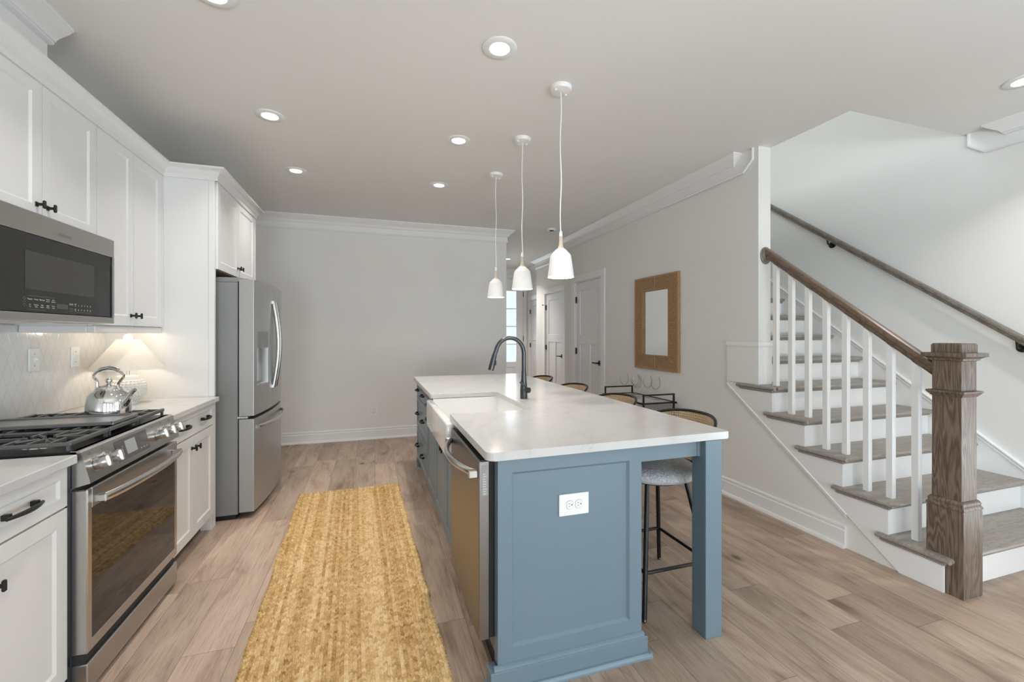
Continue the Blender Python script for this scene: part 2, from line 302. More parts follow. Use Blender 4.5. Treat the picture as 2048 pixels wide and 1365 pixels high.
RW, RL = 0.0165, 0.0175     # rug stitch pitch across and along
def rug_mat():
    m, nt, p = base_mat('jute'); N = nt.nodes; L = nt.links
    tc = N.new('ShaderNodeTexCoord'); sp = N.new('ShaderNodeSeparateXYZ'); L.new(tc.outputs['Object'], sp.inputs[0])
    u = math_node(nt, 'DIVIDE', math_node(nt, 'ADD', sp.outputs[0], 5.0), RW); ci = math_node(nt, 'FLOOR', u)
    v = math_node(nt, 'ADD', math_node(nt, 'DIVIDE', math_node(nt, 'ADD', sp.outputs[1], 5.0), RL), math_node(nt, 'ADD', math_node(nt, 'MULTIPLY', math_node(nt, 'MODULO', ci, 2.0), 0.5), math_node(nt, 'MULTIPLY', math_node(nt, 'SUBTRACT', math_node(nt, 'FRACT', u), 0.5), math_node(nt, 'SUBTRACT', math_node(nt, 'MULTIPLY', math_node(nt, 'MODULO', ci, 2.0), 1.1), 0.55)))); ri = math_node(nt, 'FLOOR', v)
    cb = N.new('ShaderNodeCombineXYZ'); L.new(ci, cb.inputs[0]); L.new(ri, cb.inputs[1])
    wn = N.new('ShaderNodeTexWhiteNoise'); wn.noise_dimensions = '2D'; L.new(cb.outputs[0], wn.inputs['Vector'])
    wc = N.new('ShaderNodeTexWhiteNoise'); wc.noise_dimensions = '1D'; L.new(ci, wc.inputs['W'])
    fi = N.new('ShaderNodeTexNoise'); fi.inputs['Scale'].default_value = 150; fi.inputs['Detail'].default_value = 4; fi.inputs['Roughness'].default_value = 0.7; L.new(tc.outputs['Object'], fi.inputs['Vector'])
    br = N.new('ShaderNodeTexNoise'); br.inputs['Scale'].default_value = 3; L.new(tc.outputs['Object'], br.inputs['Vector'])
    t = math_node(nt, 'ADD', math_node(nt, 'ADD', math_node(nt, 'MULTIPLY', wn.outputs['Value'], 0.30), math_node(nt, 'MULTIPLY', wc.outputs['Value'], 0.22)),
                  math_node(nt, 'ADD', math_node(nt, 'MULTIPLY', fi.outputs['Fac'], 0.85), math_node(nt, 'MULTIPLY', br.outputs['Fac'], 0.20)))
    c = ramp(nt, t, [(0.40, (0.19, 0.092, 0.030)), (0.58, (0.44, 0.27, 0.105)), (0.80, (0.60, 0.41, 0.185)), (1.0, (0.75, 0.575, 0.335))])
    L.new(c, p.inputs['Base Color']); p.inputs['Roughness'].default_value = 0.92; p.inputs['Specular IOR Level'].default_value = 0.15
    bp = N.new('ShaderNodeBump'); bp.inputs['Strength'].default_value = 0.5; bp.inputs['Distance'].default_value = 0.002; L.new(fi.outputs['Fac'], bp.inputs['Height']); L.new(bp.outputs[0], p.inputs['Normal'])
    return m
M['rug'] = rug_mat()

# ------------------------------------------------------------------ mesh helpers
ORG = {}
def B(): return bmesh.new()
def box(bm, x0, x1, y0, y1, z0, z1, bev=0.0, seg=1):
    vs = [bm.verts.new((x, y, z)) for x in (x0, x1) for y in (y0, y1) for z in (z0, z1)]
    fs = [bm.faces.new([vs[i] for i in f]) for f in ((0, 1, 3, 2), (4, 6, 7, 5), (0, 4, 5, 1), (2, 3, 7, 6), (0, 2, 6, 4), (1, 5, 7, 3))]
    if bev > 0:
        es = {e for f in fs for e in f.edges}
        bmesh.ops.bevel(bm, geom=list(es), offset=bev, segments=seg, profile=0.5, affect='EDGES')
    return bm
def prism(bm, poly, fn, a, b):
    """poly = 2D outline; fn(p, q, t) -> xyz; extruded from t=a to t=b"""
    A = [bm.verts.new(fn(p, q, a)) for p, q in poly]; Bv = [bm.verts.new(fn(p, q, b)) for p, q in poly]; n = len(poly)
    bm.faces.new(A); bm.faces.new(list(reversed(Bv)))
    for i in range(n): bm.faces.new([A[i], A[(i+1) % n], Bv[(i+1) % n], Bv[i]])
    return bm
XYZ_x = lambda p, q, t: (t, p, q)      # outline in y,z
XYZ_y = lambda p, q, t: (p, t, q)      # outline in x,z
XYZ_z = lambda p, q, t: (p, q, t)      # outline in x,y
def frame_of(d):
    d = d.normalized(); up = Vector((0, 0, 1)) if abs(d.z) < 0.95 else Vector((1, 0, 0))
    s = d.cross(up).normalized(); return s, s.cross(d).normalized()
def tube(bm, pts, r, n=10, closed=False, cap=True, flat=1.0):
    """round bar along points; r may be a list; flat squashes the section sideways"""
    pts = [Vector(p) for p in pts]; m = len(pts); rings = []
    rs = r if isinstance(r, (list, tuple)) else [r]*m
    s0 = None
    for i, p in enumerate(pts):
        if closed: d = pts[(i+1) % m]-pts[i-1]
        else: d = pts[min(i+1, m-1)]-pts[max(i-1, 0)]
        d.normalize()
        if s0 is None: s, t = frame_of(d)
        else:
            s = (s0-d*s0.dot(d))
            if s.length < 1e-6: s, t = frame_of(d)
            s.normalize(); t = s.cross(d).normalized()
        s0 = s
        rings.append([bm.verts.new(p+s*math.cos(2*PI*k/n)*rs[i]*flat+t*math.sin(2*PI*k/n)*rs[i]) for k in range(n)])
    for i in range(m if closed else m-1):
        a, b = rings[i], rings[(i+1) % m]
        for k in range(n): bm.faces.new([a[k], a[(k+1) % n], b[(k+1) % n], b[k]])
    if cap and not closed: bm.faces.new(rings[0]); bm.faces.new(list(reversed(rings[-1])))
    return bm
def cyl(bm, p0, p1, r0, r1=None, n=20): return tube(bm, [p0, p1], [r0, r0 if r1 is None else r1], n)
def lathe(bm, prof, c=(0, 0, 0), n=32, sx=1.0, sy=1.0, closed=False):
    rings = []
    for r, z in prof:
        if r < 1e-6: rings.append([bm.verts.new((c[0], c[1], c[2]+z))])
        else: rings.append([bm.verts.new((c[0]+r*sx*math.cos(2*PI*k/n), c[1]+r*sy*math.sin(2*PI*k/n), c[2]+z)) for k in range(n)])
    m = len(rings)
    for i in range(m if closed else m-1):
        a, b = rings[i], rings[(i+1) % m]
        for k in range(n):
            q = [a[k % len(a)], a[(k+1) % len(a)], b[(k+1) % len(b)], b[k % len(b)]]; q2 = []
            for v in q:
                if v not in q2: q2.append(v)
            if len(q2) > 2: bm.faces.new(q2)
    return bm
def sweep(bm, path, prof, side=1):
    """moulding: prof = (distance from wall, z) swept along a plan path with mitred corners"""
    P2 = [Vector(p) for p in path]; rings = []
    for i, p in enumerate(P2):
        ns = []
        if i > 0: d = (P2[i]-P2[i-1]).normalized(); ns.append(Vector((-d.y, d.x))*side)
        if i < len(P2)-1: d = (P2[i+1]-P2[i]).normalized(); ns.append(Vector((-d.y, d.x))*side)
        if len(ns) == 2: nn = (ns[0]+ns[1]); nn = nn/(1+ns[0].dot(ns[1]))
        else: nn = ns[0]
        rings.append([bm.verts.new((p.x+nn.x*a, p.y+nn.y*a, z)) for a, z in prof])
    k = len(prof)
    for a, b in zip(rings[:-1], rings[1:]):
        for j in range(k): bm.faces.new([a[j], a[(j+1) % k], b[(j+1) % k], b[j]])
    bm.faces.new(rings[0]); bm.faces.new(list(reversed(rings[-1]))); return bm
def slab(bm, fn, u0, u1, v0, v1, T, panels, depth=0.008, slope=0.006):
    """door or drawer front; fn(u, v, w) -> xyz, w outwards; panels = recessed rectangles"""
    def quad(*c): bm.faces.new([bm.verts.new(fn(*q)) for q in c])
    us = sorted({u0, u1, *[p[0] for p in panels], *[p[1] for p in panels]}); vs = sorted({v0, v1, *[p[2] for p in panels], *[p[3] for p in panels]})
    for a, b in zip(us[:-1], us[1:]):
        for c, d in zip(vs[:-1], vs[1:]):
            mu, mv = (a+b)/2, (c+d)/2
            if not any(p[0] < mu < p[1] and p[2] < mv < p[3] for p in panels): quad((a, c, T), (b, c, T), (b, d, T), (a, d, T))
    for a, b, c, d in panels:
        s = slope; w = T-depth
        o = [(a, c, T), (b, c, T), (b, d, T), (a, d, T)]; i = [(a+s, c+s, w), (b-s, c+s, w), (b-s, d-s, w), (a+s, d-s, w)]
        for k in range(4): quad(o[k], o[(k+1) % 4], i[(k+1) % 4], i[k])
        quad(*i)
    e = 0.0015
    quad((u0, v0, 0), (u1, v0, 0), (u1, v1, 0), (u0, v1, 0))
    for p, q in (((u0, v0), (u1, v0)), ((u1, v0), (u1, v1)), ((u1, v1), (u0, v1)), ((u0, v1), (u0, v0))): quad((*p, 0), (*q, 0), (*q, T), (*p, T))
    return bm
def FX(X, s=1): return lambda u, v, w: (X+s*w, u, v)      # faces +x (s=1) or -x
def FY(Y, s=-1): return lambda u, v, w: (u, Y+s*w, v)     # faces -y (s=-1) or +y
def shaker(bm, fn, u0, u1, v0, v1, rail=0.055, T=0.02, depth=0.007): return slab(bm, fn, u0, u1, v0, v1, T, [(u0+rail, u1-rail, v0+rail, v1-rail)], depth, 0.009)

def obj(name, bm, m, parent=None, kind=None, smooth=35, weld=True):
    if weld: bmesh.ops.remove_doubles(bm, verts=bm.verts, dist=1e-5)
    bmesh.ops.recalc_face_normals(bm, faces=bm.faces)
    org = ORG.get(parent.name, Vector((0, 0, 0))) if parent else Vector((0, 0, 0))
    if org.length: bmesh.ops.translate(bm, verts=bm.verts, vec=-org)
    me = bpy.data.meshes.new(name); bm.to_mesh(me); bm.free()
    me.polygons.foreach_set('use_smooth', [True]*len(me.polygons))
    try: me.set_sharp_from_angle(angle=math.radians(smooth))
    except Exception: pass
    me.materials.append(M[m] if isinstance(m, str) else m)
    o = bpy.data.objects.new(name, me); COL.objects.link(o)
    if parent: o.parent = parent; ORG[o.name] = org
    if kind: o['kind'] = kind
    return o
def tag(o, label, cat, group=None):
    o['label'] = label; o['category'] = cat
    if group: o['group'] = group
    return o
def thing(name, label, cat, loc=(0, 0, 0), group=None):
    o = bpy.data.objects.new(name, None); COL.objects.link(o); o.location = loc; o.empty_display_size = 0.1
    ORG[o.name] = Vector(loc); return tag(o, label, cat, group)
def struct(name, bm, m, parent=None): return obj(name, bm, m, parent, kind='structure' if not parent else None)
def dup(root, loc, label=None):
    """a copy of a thing with its parts and sub-parts"""
    r = root.copy(); COL.objects.link(r); r.location = loc
    if label: r['label'] = label
    for ch in list(root.children):
        c = ch.copy(); COL.objects.link(c); c.parent = r
        for g in list(ch.children):
            d = g.copy(); COL.objects.link(d); d.parent = c
    return r
def text_bm(bm, s, size, fn, u, v, w=0.0006, align='CENTER', thick=0.0004):
    """lettering laid on a face: fn(u, v, w)"""
    c = bpy.data.curves.new('t', 'FONT'); c.body = s; c.size = size; c.align_x = align; c.align_y = 'CENTER'
    o = bpy.data.objects.new('t', c); me = o.to_mesh()
    vs = [bm.verts.new(fn(u+q.co.x, v+q.co.y, w)) for q in me.vertices]
    for p in me.polygons:
        try: bm.faces.new([vs[i] for i in p.vertices])
        except ValueError: pass
    o.to_mesh_clear(); bpy.data.objects.remove(o); bpy.data.curves.remove(c); return bm

C = 2.785                       # ceiling height
XL, YF, XR, XS = -1.665, 5.82, 2.82, 4.11   # left wall, far wall, wall by the doors, wall by the stairs
# ================================================================== SETTING
struct('floor', box(B(), XL-0.12, XS+0.12, -3.92, 9.5, -0.1, 0), 'floor')
bm = B()
box(bm, XL-0.12, 2.94, -3.92, 9.4, C, 3.08); box(bm, 2.94, XS+0.12, -3.92, 2.0, C, 3.08); box(bm, 2.94, XS+0.12, 5.6, 9.4, C, 3.08)
struct('ceiling', bm, 'ceil')
bm = B()
lw = [(-3.0, -1.4)]                                     # window in the left wall behind the camera
box(bm, XL-0.12, XL, -3.92, -3.0, 0, C); box(bm, XL-0.12, XL, -3.0, -1.4, 0, 0.4); box(bm, XL-0.12, XL, -3.0, -1.4, 2.5, C); box(bm, XL-0.12, XL, -1.4, YF+0.12, 0, C)
struct('wall_left', bm, 'wall')
struct('wall_far', box(B(), XL, 1.79, YF, YF+0.12, 0, C), 'wall')
struct('wall_hall', box(B(), 1.67, 1.79, YF+0.12, 9.25, 0, C), 'wall')
bm = B()
edges = [XL-0.12]
for wx, ww in WIN_BACK: edges += [wx-ww/2, wx+ww/2]
edges.append(XS+0.12)
for i in range(0, len(edges), 2): box(bm, edges[i], edges[i+1], -3.92, -3.8, 0, C)
for wx, ww in WIN_BACK: box(bm, wx-ww/2, wx+ww/2, -3.92, -3.8, 0, 0.4); box(bm, wx-ww/2, wx+ww/2, -3.92, -3.8, 2.5, C)
struct('wall_back', bm, 'wall')
# wall beside the stairs, running up to the upper floor
bm = B()
box(bm, XS, XS+0.12, -3.92, -1.2, 0, C); box(bm, XS, XS+0.12, -1.2, 0.9, 0, 0.12); box(bm, XS, XS+0.12, -1.2, 0.9, 2.45, C); box(bm, XS, XS+0.12, 0.9, 5.6, 0, C)
box(bm, XS, XS+0.12, 1.2, 6.2, C, 5.5)
struct('wall_stair', bm, 'wall')
# wall with the doors
D1 = (4.985, 5.745, 2.09)
bm = B()
box(bm, XR, 2.94, 2.588, D1[0], 0, C); box(bm, XR, 2.94, D1[0], D1[1], D1[2], C); box(bm, XR, 2.94, D1[1], 6.1, 0, C); box(bm, 2.94, 3.21, 5.98, 6.1, 0, C)
struct('wall_right', bm, 'wall')
D2 = (6.755, 7.555, 2.09); D3 = (8.30, 9.08, 2.09)
bm = B()
box(bm, 3.09, 3.21, 6.1, D2[0], 0, C); box(bm, 3.09, 3.21, D2[0], D2[1], D2[2], C); box(bm, 3.09, 3.21, D2[1], 8.02, 0, C); box(bm, 3.21, 3.45, 7.90, 8.02, 0, C)
struct('wall_corridor', bm, 'wall')
bm = B()
box(bm, 3.34, 3.46, 8.02, D3[0], 0, C); box(bm, 3.34, 3.46, D3[0], D3[1], D3[2], C); box(bm, 3.34, 3.46, D3[1], 9.25, 0, C)
struct('wall_entry', bm, 'wall')
FD = (2.34, 3.255, 2.47)
bm = B()
box(bm, 1.67, FD[0], 9.25, 9.37, 0, C); box(bm, FD[1], 3.46, 9.25, 9.37, 0, C); box(bm, FD[0], FD[1], 9.25, 9.37, FD[2], C)
struct('wall_front', bm, 'wall')
# space under the stairs and the upper floor
struct('wall_understair', prism(B(), [(1.665, 0), (2.588, 0), (2.588, 0.70)], XYZ_x, XR, XR+0.012), 'wall')
bm = B()
box(bm, 0.5, XS+0.12, 1.08, 1.2, 3.08, 5.5); box(bm, 0.5, XS+0.12, 6.2, 6.32, 3.08, 5.5)
box(bm, 0.38, 0.5, 1.08, 2.3, 3.08, 5.5); box(bm, 0.38, 0.5, 4.5, 6.32, 3.08, 5.5); box(bm, 0.38, 0.5, 2.3, 4.5, 3.08, 3.55); box(bm, 0.38, 0.5, 2.3, 4.5, 5.05, 5.5)
struct('wall_upper', bm, 'wall')
struct('ceiling_upper', box(B(), 0.38, XS+0.12, 1.08, 6.32, 5.5, 5.6), 'ceil')
bm = B(); box(bm, XS+0.0, XS+0.12, 5.6, 6.2, C, 5.5); bm.free()
# windows: frames with panes
def window(n, fn, w, z0, z1):
    bm = B()
    def bar(u0, u1, v0, v1, d0, d1):
        a, b = fn(u0, v0, d0), fn(u1, v1, d1); box(bm, min(a[0], b[0]), max(a[0], b[0]), min(a[1], b[1]), max(a[1], b[1]), min(a[2], b[2]), max(a[2], b[2]))
    h = w/2
    bar(-h, -h+0.05, z0, z1, 0.02, 0.09); bar(h-0.05, h, z0, z1, 0.02, 0.09); bar(-h+0.05, h-0.05, z0, z0+0.05, 0.02, 0.09); bar(-h+0.05, h-0.05, z1-0.05, z1, 0.02, 0.09)
    m_ = (z0+z1)/2; bar(-h+0.05, h-0.05, m_-0.025, m_+0.025, 0.03, 0.08)
    o = struct('window_%d' % n, bm, 'trim')
    b2 = B(); bm = b2; bar(-h+0.05, h-0.05, z0+0.05, z1-0.05, 0.05, 0.056); obj('pane', b2, 'pane', o)
    return o
k = 1
for wx, ww in WIN_BACK: window(k, (lambda wx: lambda u, v, d: (wx+u, -3.8-d, v))(wx), ww, 0.4, 2.5); k += 1
window(4, lambda u, v, d: (XS+d, -0.15+u, v), 2.1, 0.12, 2.45)
window(5, lambda u, v, d: (XL-d, -2.2+u, v), 1.6, 0.4, 2.5)
window(6, lambda u, v, d: (0.5-d, 3.4+u, v), 2.2, 3.55, 5.05)

# ---- baseboards
BASE = [(0, 0), (0.032, 0), (0.032, 0.012), (0.026, 0.022), (0.016, 0.024), (0.016, 0.108), (0.010, 0.114), (0.010, 0.122), (0.013, 0.128), (0.011, 0.138), (0.004, 0.142), (0, 0.142)]
struct('baseboard_far', sweep(B(), [(XL+0.62, YF), (1.79, YF), (1.79, 9.25)], BASE, -1), 'trim')
struct('baseboard_right', sweep(B(), [(XR, 1.94), (XR, 4.872)], BASE, 1), 'trim')
bm = sweep(B(), [(XS, 0.9), (XS, 1.26)], BASE, 1); sweep(bm, [(XS, -3.8), (XS, -1.2)], BASE, 1)
struct('baseboard_stair', bm, 'trim')
struct('baseboard_left', sweep(B(), [(XL, -3.8), (XL, 0.9)], BASE, -1), 'trim')
struct('baseboard_corridor', sweep(B(), [(XR, 5.86), (XR, 6.1), (3.09, 6.1), (3.09, 6.64)], BASE, 1), 'trim')

# ---- crown mouldings
COVE = [(0, C), (0.10, C), (0.10, C-0.012), (0.092, C-0.016), (0.086, C-0.024), (0.070, C-0.036), (0.046, C-0.052), (0.034, C-0.066), (0.033, C-0.072), (0.026, C-0.074), (0.026, C-0.082), (0.016, C-0.088), (0, C-0.088)]
FULL = COVE[:-1]+[(0.012, C-0.090), (0.012, C-0.138), (0.020, C-0.141), (0.021, C-0.150), (0.016, C-0.158), (0.008, C-0.168), (0, C-0.170)]
struct('trim_1', sweep(B(), [(XL, YF), (1.79, YF), (1.79, 9.25)], FULL, -1), 'trim')
def end_crown(n, X, side, y_cove, y_end, y_far, bead_z=0.165):
    """crown whose backing board stops with a clipped corner edged by the bead; runs from y_end away to y_far; side -1: room lies at smaller x"""
    s = 1 if y_far > y_end else -1
    bm = B()
    path = [(X-side*0.0005, y_cove), (X, y_cove), (X, y_far)]
    # the room lies at x < X: left of travel towards +y, right of travel towards -y
    sweep(bm, [(X+0.02, y_cove), (X, y_cove), (X, y_far)], COVE, 1 if s > 0 else -1)
    poly = [(y_far, C), (y_far, C-0.15), (y_end+s*0.085, C-0.15), (y_end, C-0.085), (y_end, C)]
    prism(bm, poly, XYZ_x, X-0.012, X)
    pts = [(X-0.013, y_far, C-0.158), (X-0.013, y_end+s*0.08, C-0.158), (X-0.013, y_end-s*0.006, C-0.088), (X-0.013, y_end-s*0.006, C)]
    tube(bm, pts, 0.011, 8)
    return struct('trim_%d' % n, bm, 'trim')
end_crown(2, XR, -1, 2.83, 2.635, 6.1)
end_crown(3, XS, -1, 1.76, 1.965, -3.8)
struct('trim_4', sweep(B(), [(XR, 6.1), (3.09, 6.1), (3.09, 8.02), (3.34, 8.02), (3.34, 9.25), (1.79, 9.25)], FULL, 1), 'trim')

# ---- interior doors: one square panel over two tall ones
def interior_door(n, X, y0, y1, zt, label_handle_y):
    bm = B(); g = 0.015; st = 0.105
    a, b = y0+g, y1-g; mid = (a+b)/2
    slab(bm, FX(X+0.05, -1), a, b, 0.008, zt-g, 0.036, [(a+st, b-st, 1.33, zt-0.13), (a+st, mid-0.045, 0.22, 1.20), (mid+0.045, b-st, 0.22, 1.20)], 0.010, 0.003)
    d = struct('door_%d' % n, bm, 'door')
    bm = B()
    for c0, c1 in ((y0-0.10, y0), (y1, y1+0.10)): box(bm, X-0.018, X+0.0, c0, c1, 0, zt, 0.003)
    box(bm, X-0.020, X+0.0, y0-0.108, y1+0.108, zt, zt+0.095, 0.003)
    box(bm, X+0.0003, X+0.10, y0+0.0003, y0+0.0125, 0, zt-0.0003); box(bm, X+0.0003, X+0.10, y1-0.0125, y1-0.0003, 0, zt-0.0003); box(bm, X+0.0003, X+0.10, y0+0.0125, y1-0.0125, zt-0.0125, zt-0.0003); box(bm, X+0.052, X+0.06, y0+0.012, y1-0.012, 0, zt-0.012)
    obj('casing', bm, 'trim', d)
    for hz in (0.28, 1.05, 1.79):
        bm = B(); cyl(bm, (X+0.006, y1-0.012, hz), (X+0.006, y1-0.012, hz+0.09), 0.009, n=10); box(bm, X-0.002, X+0.012, y1-0.030, y1-0.0128, hz, hz+0.09); obj('hinge', bm, 'black', d)
    if n == 2:
        bm = B(); tube(bm, [(X+0.002, y1+0.002, 1.885), (X-0.012, y1+0.02, 1.887), (X-0.02, y1+0.10, 1.89)], 0.006, 8); cyl(bm, (X-0.02, y1+0.10, 1.89), (X-0.008, y1+0.115, 1.89), 0.011); obj('door_stop', bm, 'black', d)
    bm = B(); hy = label_handle_y; hx = X+0.014
    box(bm, hx-0.010, hx, hy-0.033, hy+0.033, 0.925, 0.991, 0.002)
    cyl(bm, (hx-0.010, hy, 0.958), (hx-0.05, hy, 0.958), 0.011); box(bm, hx-0.060, hx-0.044, hy-0.012, hy+0.115, 0.949, 0.967, 0.003)
    obj('handle', bm, 'black', d); return d
interior_door(1, XR, *D1, 5.047)
interior_door(2, 3.09, *D2, 6.825)
interior_door(3, 3.34, *D3, 8.37)
# front door with tall glass
bm = B(); x0, x1 = FD[0]+0.01, FD[1]-0.01; gx0, gx1 = 2.50, 3.085; Y = 9.27
box(bm, x0, gx0, Y, Y+0.045, 0.01, FD[2]); box(bm, gx1, x1, Y, Y+0.045, 0.01, FD[2]); box(bm, gx0, gx1, Y, Y+0.045, 2.305, FD[2])
slab(bm, FY(Y+0.045), gx0, gx1, 0.01, 0.715, 0.045, [(gx0+0.03, gx1-0.03, 0.2, 0.60)], 0.012, 0.004)
for k in range(1, 4): box(bm, gx0, gx1, Y+0.008, Y+0.037, 0.715+k*0.3975-0.010, 0.715+k*0.3975+0.010)
d4 = struct('door_4', bm, 'door')
obj('glass', box(B(), gx0-0.005, gx1+0.005, Y+0.019, Y+0.025, 0.71, 2.31), 'pane', d4)
bm = B(); box(bm, FD[1], FD[1]+0.07, 9.232, 9.25, 0, FD[2]); box(bm, FD[0]-0.08, FD[0], 9.232, 9.25, 0, FD[2]); box(bm, FD[0]-0.08, FD[1]+0.07, 9.230, 9.25, FD[2], FD[2]+0.09)
obj('casing', bm, 'trim', d4)
for hz in (0.5, 1.18, 2.18):
    bm = B(); cyl(bm, (FD[1]-0.002, Y-0.004, hz), (FD[1]-0.002, Y-0.004, hz+0.11), 0.010, n=10); box(bm, FD[1]-0.002, FD[1]+0.03, Y-0.012, Y-0.006, hz+0.09, hz+0.105); obj('hinge', bm, 'black', d4)

# ---- backsplash and the boxed chase over the wall cabinets
struct('wall_backsplash', box(B(), XL, XL+0.010, 0.97, 3.50, 0.906, 1.384), 'tile')
bm = B(); box(bm, XL, -1.45, 1.99, 2.60, 2.489, C)
sweep(bm, [(XL, 1.99), (-1.45, 1.99), (-1.45, 2.60)], COVE, -1)
struct('trim_5', bm, 'cab')

# ================================================================== CEILING FIXTURES
def recessed(x, y, label):
    t = thing('recessed_light', label, 'ceiling light', (x, y, C), 'recessed ceiling lights')
    obj('trim_ring', lathe(B(), [(0.087, -0.0005), (0.087, -0.004), (0.081, -0.008), (0.052, -0.008), (0.0475, -0.004), (0.0475, -0.0005)], (x, y, C), 40, closed=True), 'plastic', t)
    obj('diffuser', lathe(B(), [(0.0, -0.003), (0.043, -0.003), (0.047, -0.0035), (0.047, -0.0005), (0, -0.0005)], (x, y, C), 40), 'lampglow', t)
RL_LABEL = ['round recessed light cut by the top frame edge, over the range', 'large round recessed light beyond the top centre, closest above the island end',
            'round recessed light over the rug, nearer of the two before the fridge', 'round recessed light over the island, second in its row towards the far wall',
            'round recessed light before the fridge cabinet, farthest of the left row', 'small recessed light over the island, farthest of its row, near the last pendant',
            'recessed light at the right frame edge over the foot of the stairs', 'tiny starry recessed light in the hall ceiling beyond the far wall corner']
for (x, y), lb in zip(RECESSED[:8], RL_LABEL): recessed(x, y, lb)
t = thing('smoke_detector', 'small round white smoke detector on the ceiling by the hall', 'smoke detector', (2.34, 5.5, C))
obj('body', lathe(B(), [(0.0, -0.034), (0.042, -0.034), (0.058, -0.026), (0.064, -0.012), (0.064, 0)], (2.34, 5.5, C), 32), 'plastic', t)
bm = B(); cyl(bm, (2.33, 5.475, C-0.030), (2.33, 5.475, C-0.0355), 0.032, n=20); obj('vent', bm, 'slot', t)

def pendant(x, y, label, lean):
    t = thing('pendant_light', label, 'pendant light', (x, y, C), 'pendants over the island')
    c = lathe(B(), [(0, -0.028), (0.035, -0.028), (0.058, -0.022), (0.063, -0.012), (0.064, 0), (0, 0)], (x, y, C), 32)
    can = obj('canopy', c, 'shade', t)
    for a in (0.4, PI+0.4):
        obj('screw', lathe(B(), [(0, -0.036), (0.007, -0.034), (0.008, -0.024)], (x+0.042*math.cos(a), y+0.042*math.sin(a), C), 10), 'shade', can)
    pts = [(x+0.0035*math.sin(k*0.9+lean), y, C-0.02-k*(C-0.02-1.925)/14) for k in range(15)]
    obj('cord', tube(B(), pts, 0.0034, 8), 'shade', t)
    obj('cap', lathe(B(), [(0.004, 1.945), (0.0085, 1.935), (0.0105, 1.912), (0, 1.912)], (x, y, 0), 20), 'shade', t)
    obj('wooden_neck', lathe(B(), [(0, 1.914), (0.0100, 1.914), (0.0108, 1.88), (0.0130, 1.856), (0.0195, 1.842), (0.025, 1.834), (0, 1.834)], (x, y, 0), 24), 'palewood', t)
    outp = [(0.0245, 1.838), (0.029, 1.835), (0.055, 1.807), (0.0585, 1.802), (0.061, 1.794), (0.078, 1.672)]; inp = [(0.0755, 1.672), (0.0585, 1.795), (0.054, 1.803), (0.028, 1.830), (0.0, 1.831)]
    obj('shade', lathe(B(), [(0, 1.838)]+outp+inp, (x, y, 0), 48), 'shade', t, smooth=17)
    obj('bulb', lathe(B(), [(0, 1.695), (0.02, 1.70), (0.030, 1.725), (0.022, 1.755), (0.014, 1.78), (0.014, 1.83)], (x, y, 0), 24), 'lampglow', t)
    point('pendant_lamp', (x, y, 1.682), 2.2, WARM, 0.02)
pendant(1.05, 2.33, 'white pendant light nearest the camera, largest of the three on cords', 0.0)
pendant(1.055, 3.03, 'white pendant light in the middle of the row over the island', 1.3)
pendant(1.062, 3.775, 'white pendant light closest to the far wall, smallest of the three', 2.2)

# ================================================================== LEFT RUN
def knob(bm, fn, u, v):
    """T knob: square foot, stem, flat upright paddle; fn(u, v, w)"""
    def bb(du, dv, w0, w1, bev=0.0015):
        a, b = fn(u-du, v-dv, w0), fn(u+du, v+dv, w1)
        box(bm, *[q for pr in zip(map(min, zip(a, b)), map(max, zip(a, b))) for q in pr], bev)
    bb(0.008, 0.010, 0, 0.004, 0.001); bb(0.0045, 0.0055, 0.003, 0.024, 0.001); bb(0.006, 0.017, 0.022, 0.032, 0.003); return bm
def pull(bm, fn, u, v, L=0.128, n=9):
    """bow pull with two square feet"""
    h = L/2
    for s in (-1, 1):
        a, b = fn(u+s*h-0.008, v-0.009, 0), fn(u+s*h+0.008, v+0.009, 0.020)
        box(bm, *[q for pr in zip(map(min, zip(a, b)), map(max, zip(a, b))) for q in pr], 0.002)
    pts = [fn(u+(k/n-0.5)*2*(h+0.016), v-0.002, 0.020+0.013*math.sin(PI*k/n)) for k in range(n+1)]
    tube(bm, pts, [0.0055+0.0025*math.sin(PI*k/n) for k in range(n+1)], 8); return bm

# ---- wall cabinet over the microwave
FXU = FX(-1.361)
t = thing('wall_cabinet', 'white two-door wall cabinet directly above the microwave', 'cabinet', (-1.5, 2.37, 1.825), 'white wall cabinets')
obj('body', box(B(), XL+0.001, -1.361, 1.99, 2.757, 1.825, 2.412), 'cab', t)
for a, b, ky in ((1.992, 2.372, 2.340), (2.375, 2.755, 2.405)):
    d = obj('door', shaker(B(), FXU, a, b, 1.827, 2.408), 'cab', t); obj('knob', knob(B(), lambda u, v, w: (-1.341+w, u, v), ky, 1.885), 'black', d)
# ---- tall wall cabinet right of it
t = thing('wall_cabinet', 'white wall cabinet with two narrow tall doors above the lamp', 'cabinet', (-1.5, 3.13, 1.384), 'white wall cabinets')
obj('body', box(B(), XL+0.001, -1.361, 2.758, 3.499, 1.384, 2.412), 'cab', t)
for a, b, ky in ((2.760, 3.115, 3.085), (3.118, 3.473, 3.148)):
    d = obj('door', shaker(B(), FXU, a, b, 1.388, 2.408), 'cab', t); obj('knob', knob(B(), lambda u, v, w: (-1.341+w, u, v), ky, 1.447), 'black', d)
obj('filler_strip', box(B(), -1.361, -1.341, 3.476, 3.499, 1.386, 2.410), 'cab', t)
bm = B(); box(bm, -1.385, -1.350, 2.762, 3.499, 1.346, 1.384, 0.004); box(bm, XL+0.012, -1.385, 2.762, 2.790, 1.346, 1.384, 0.004)
obj('light_rail', bm, 'cab', t)
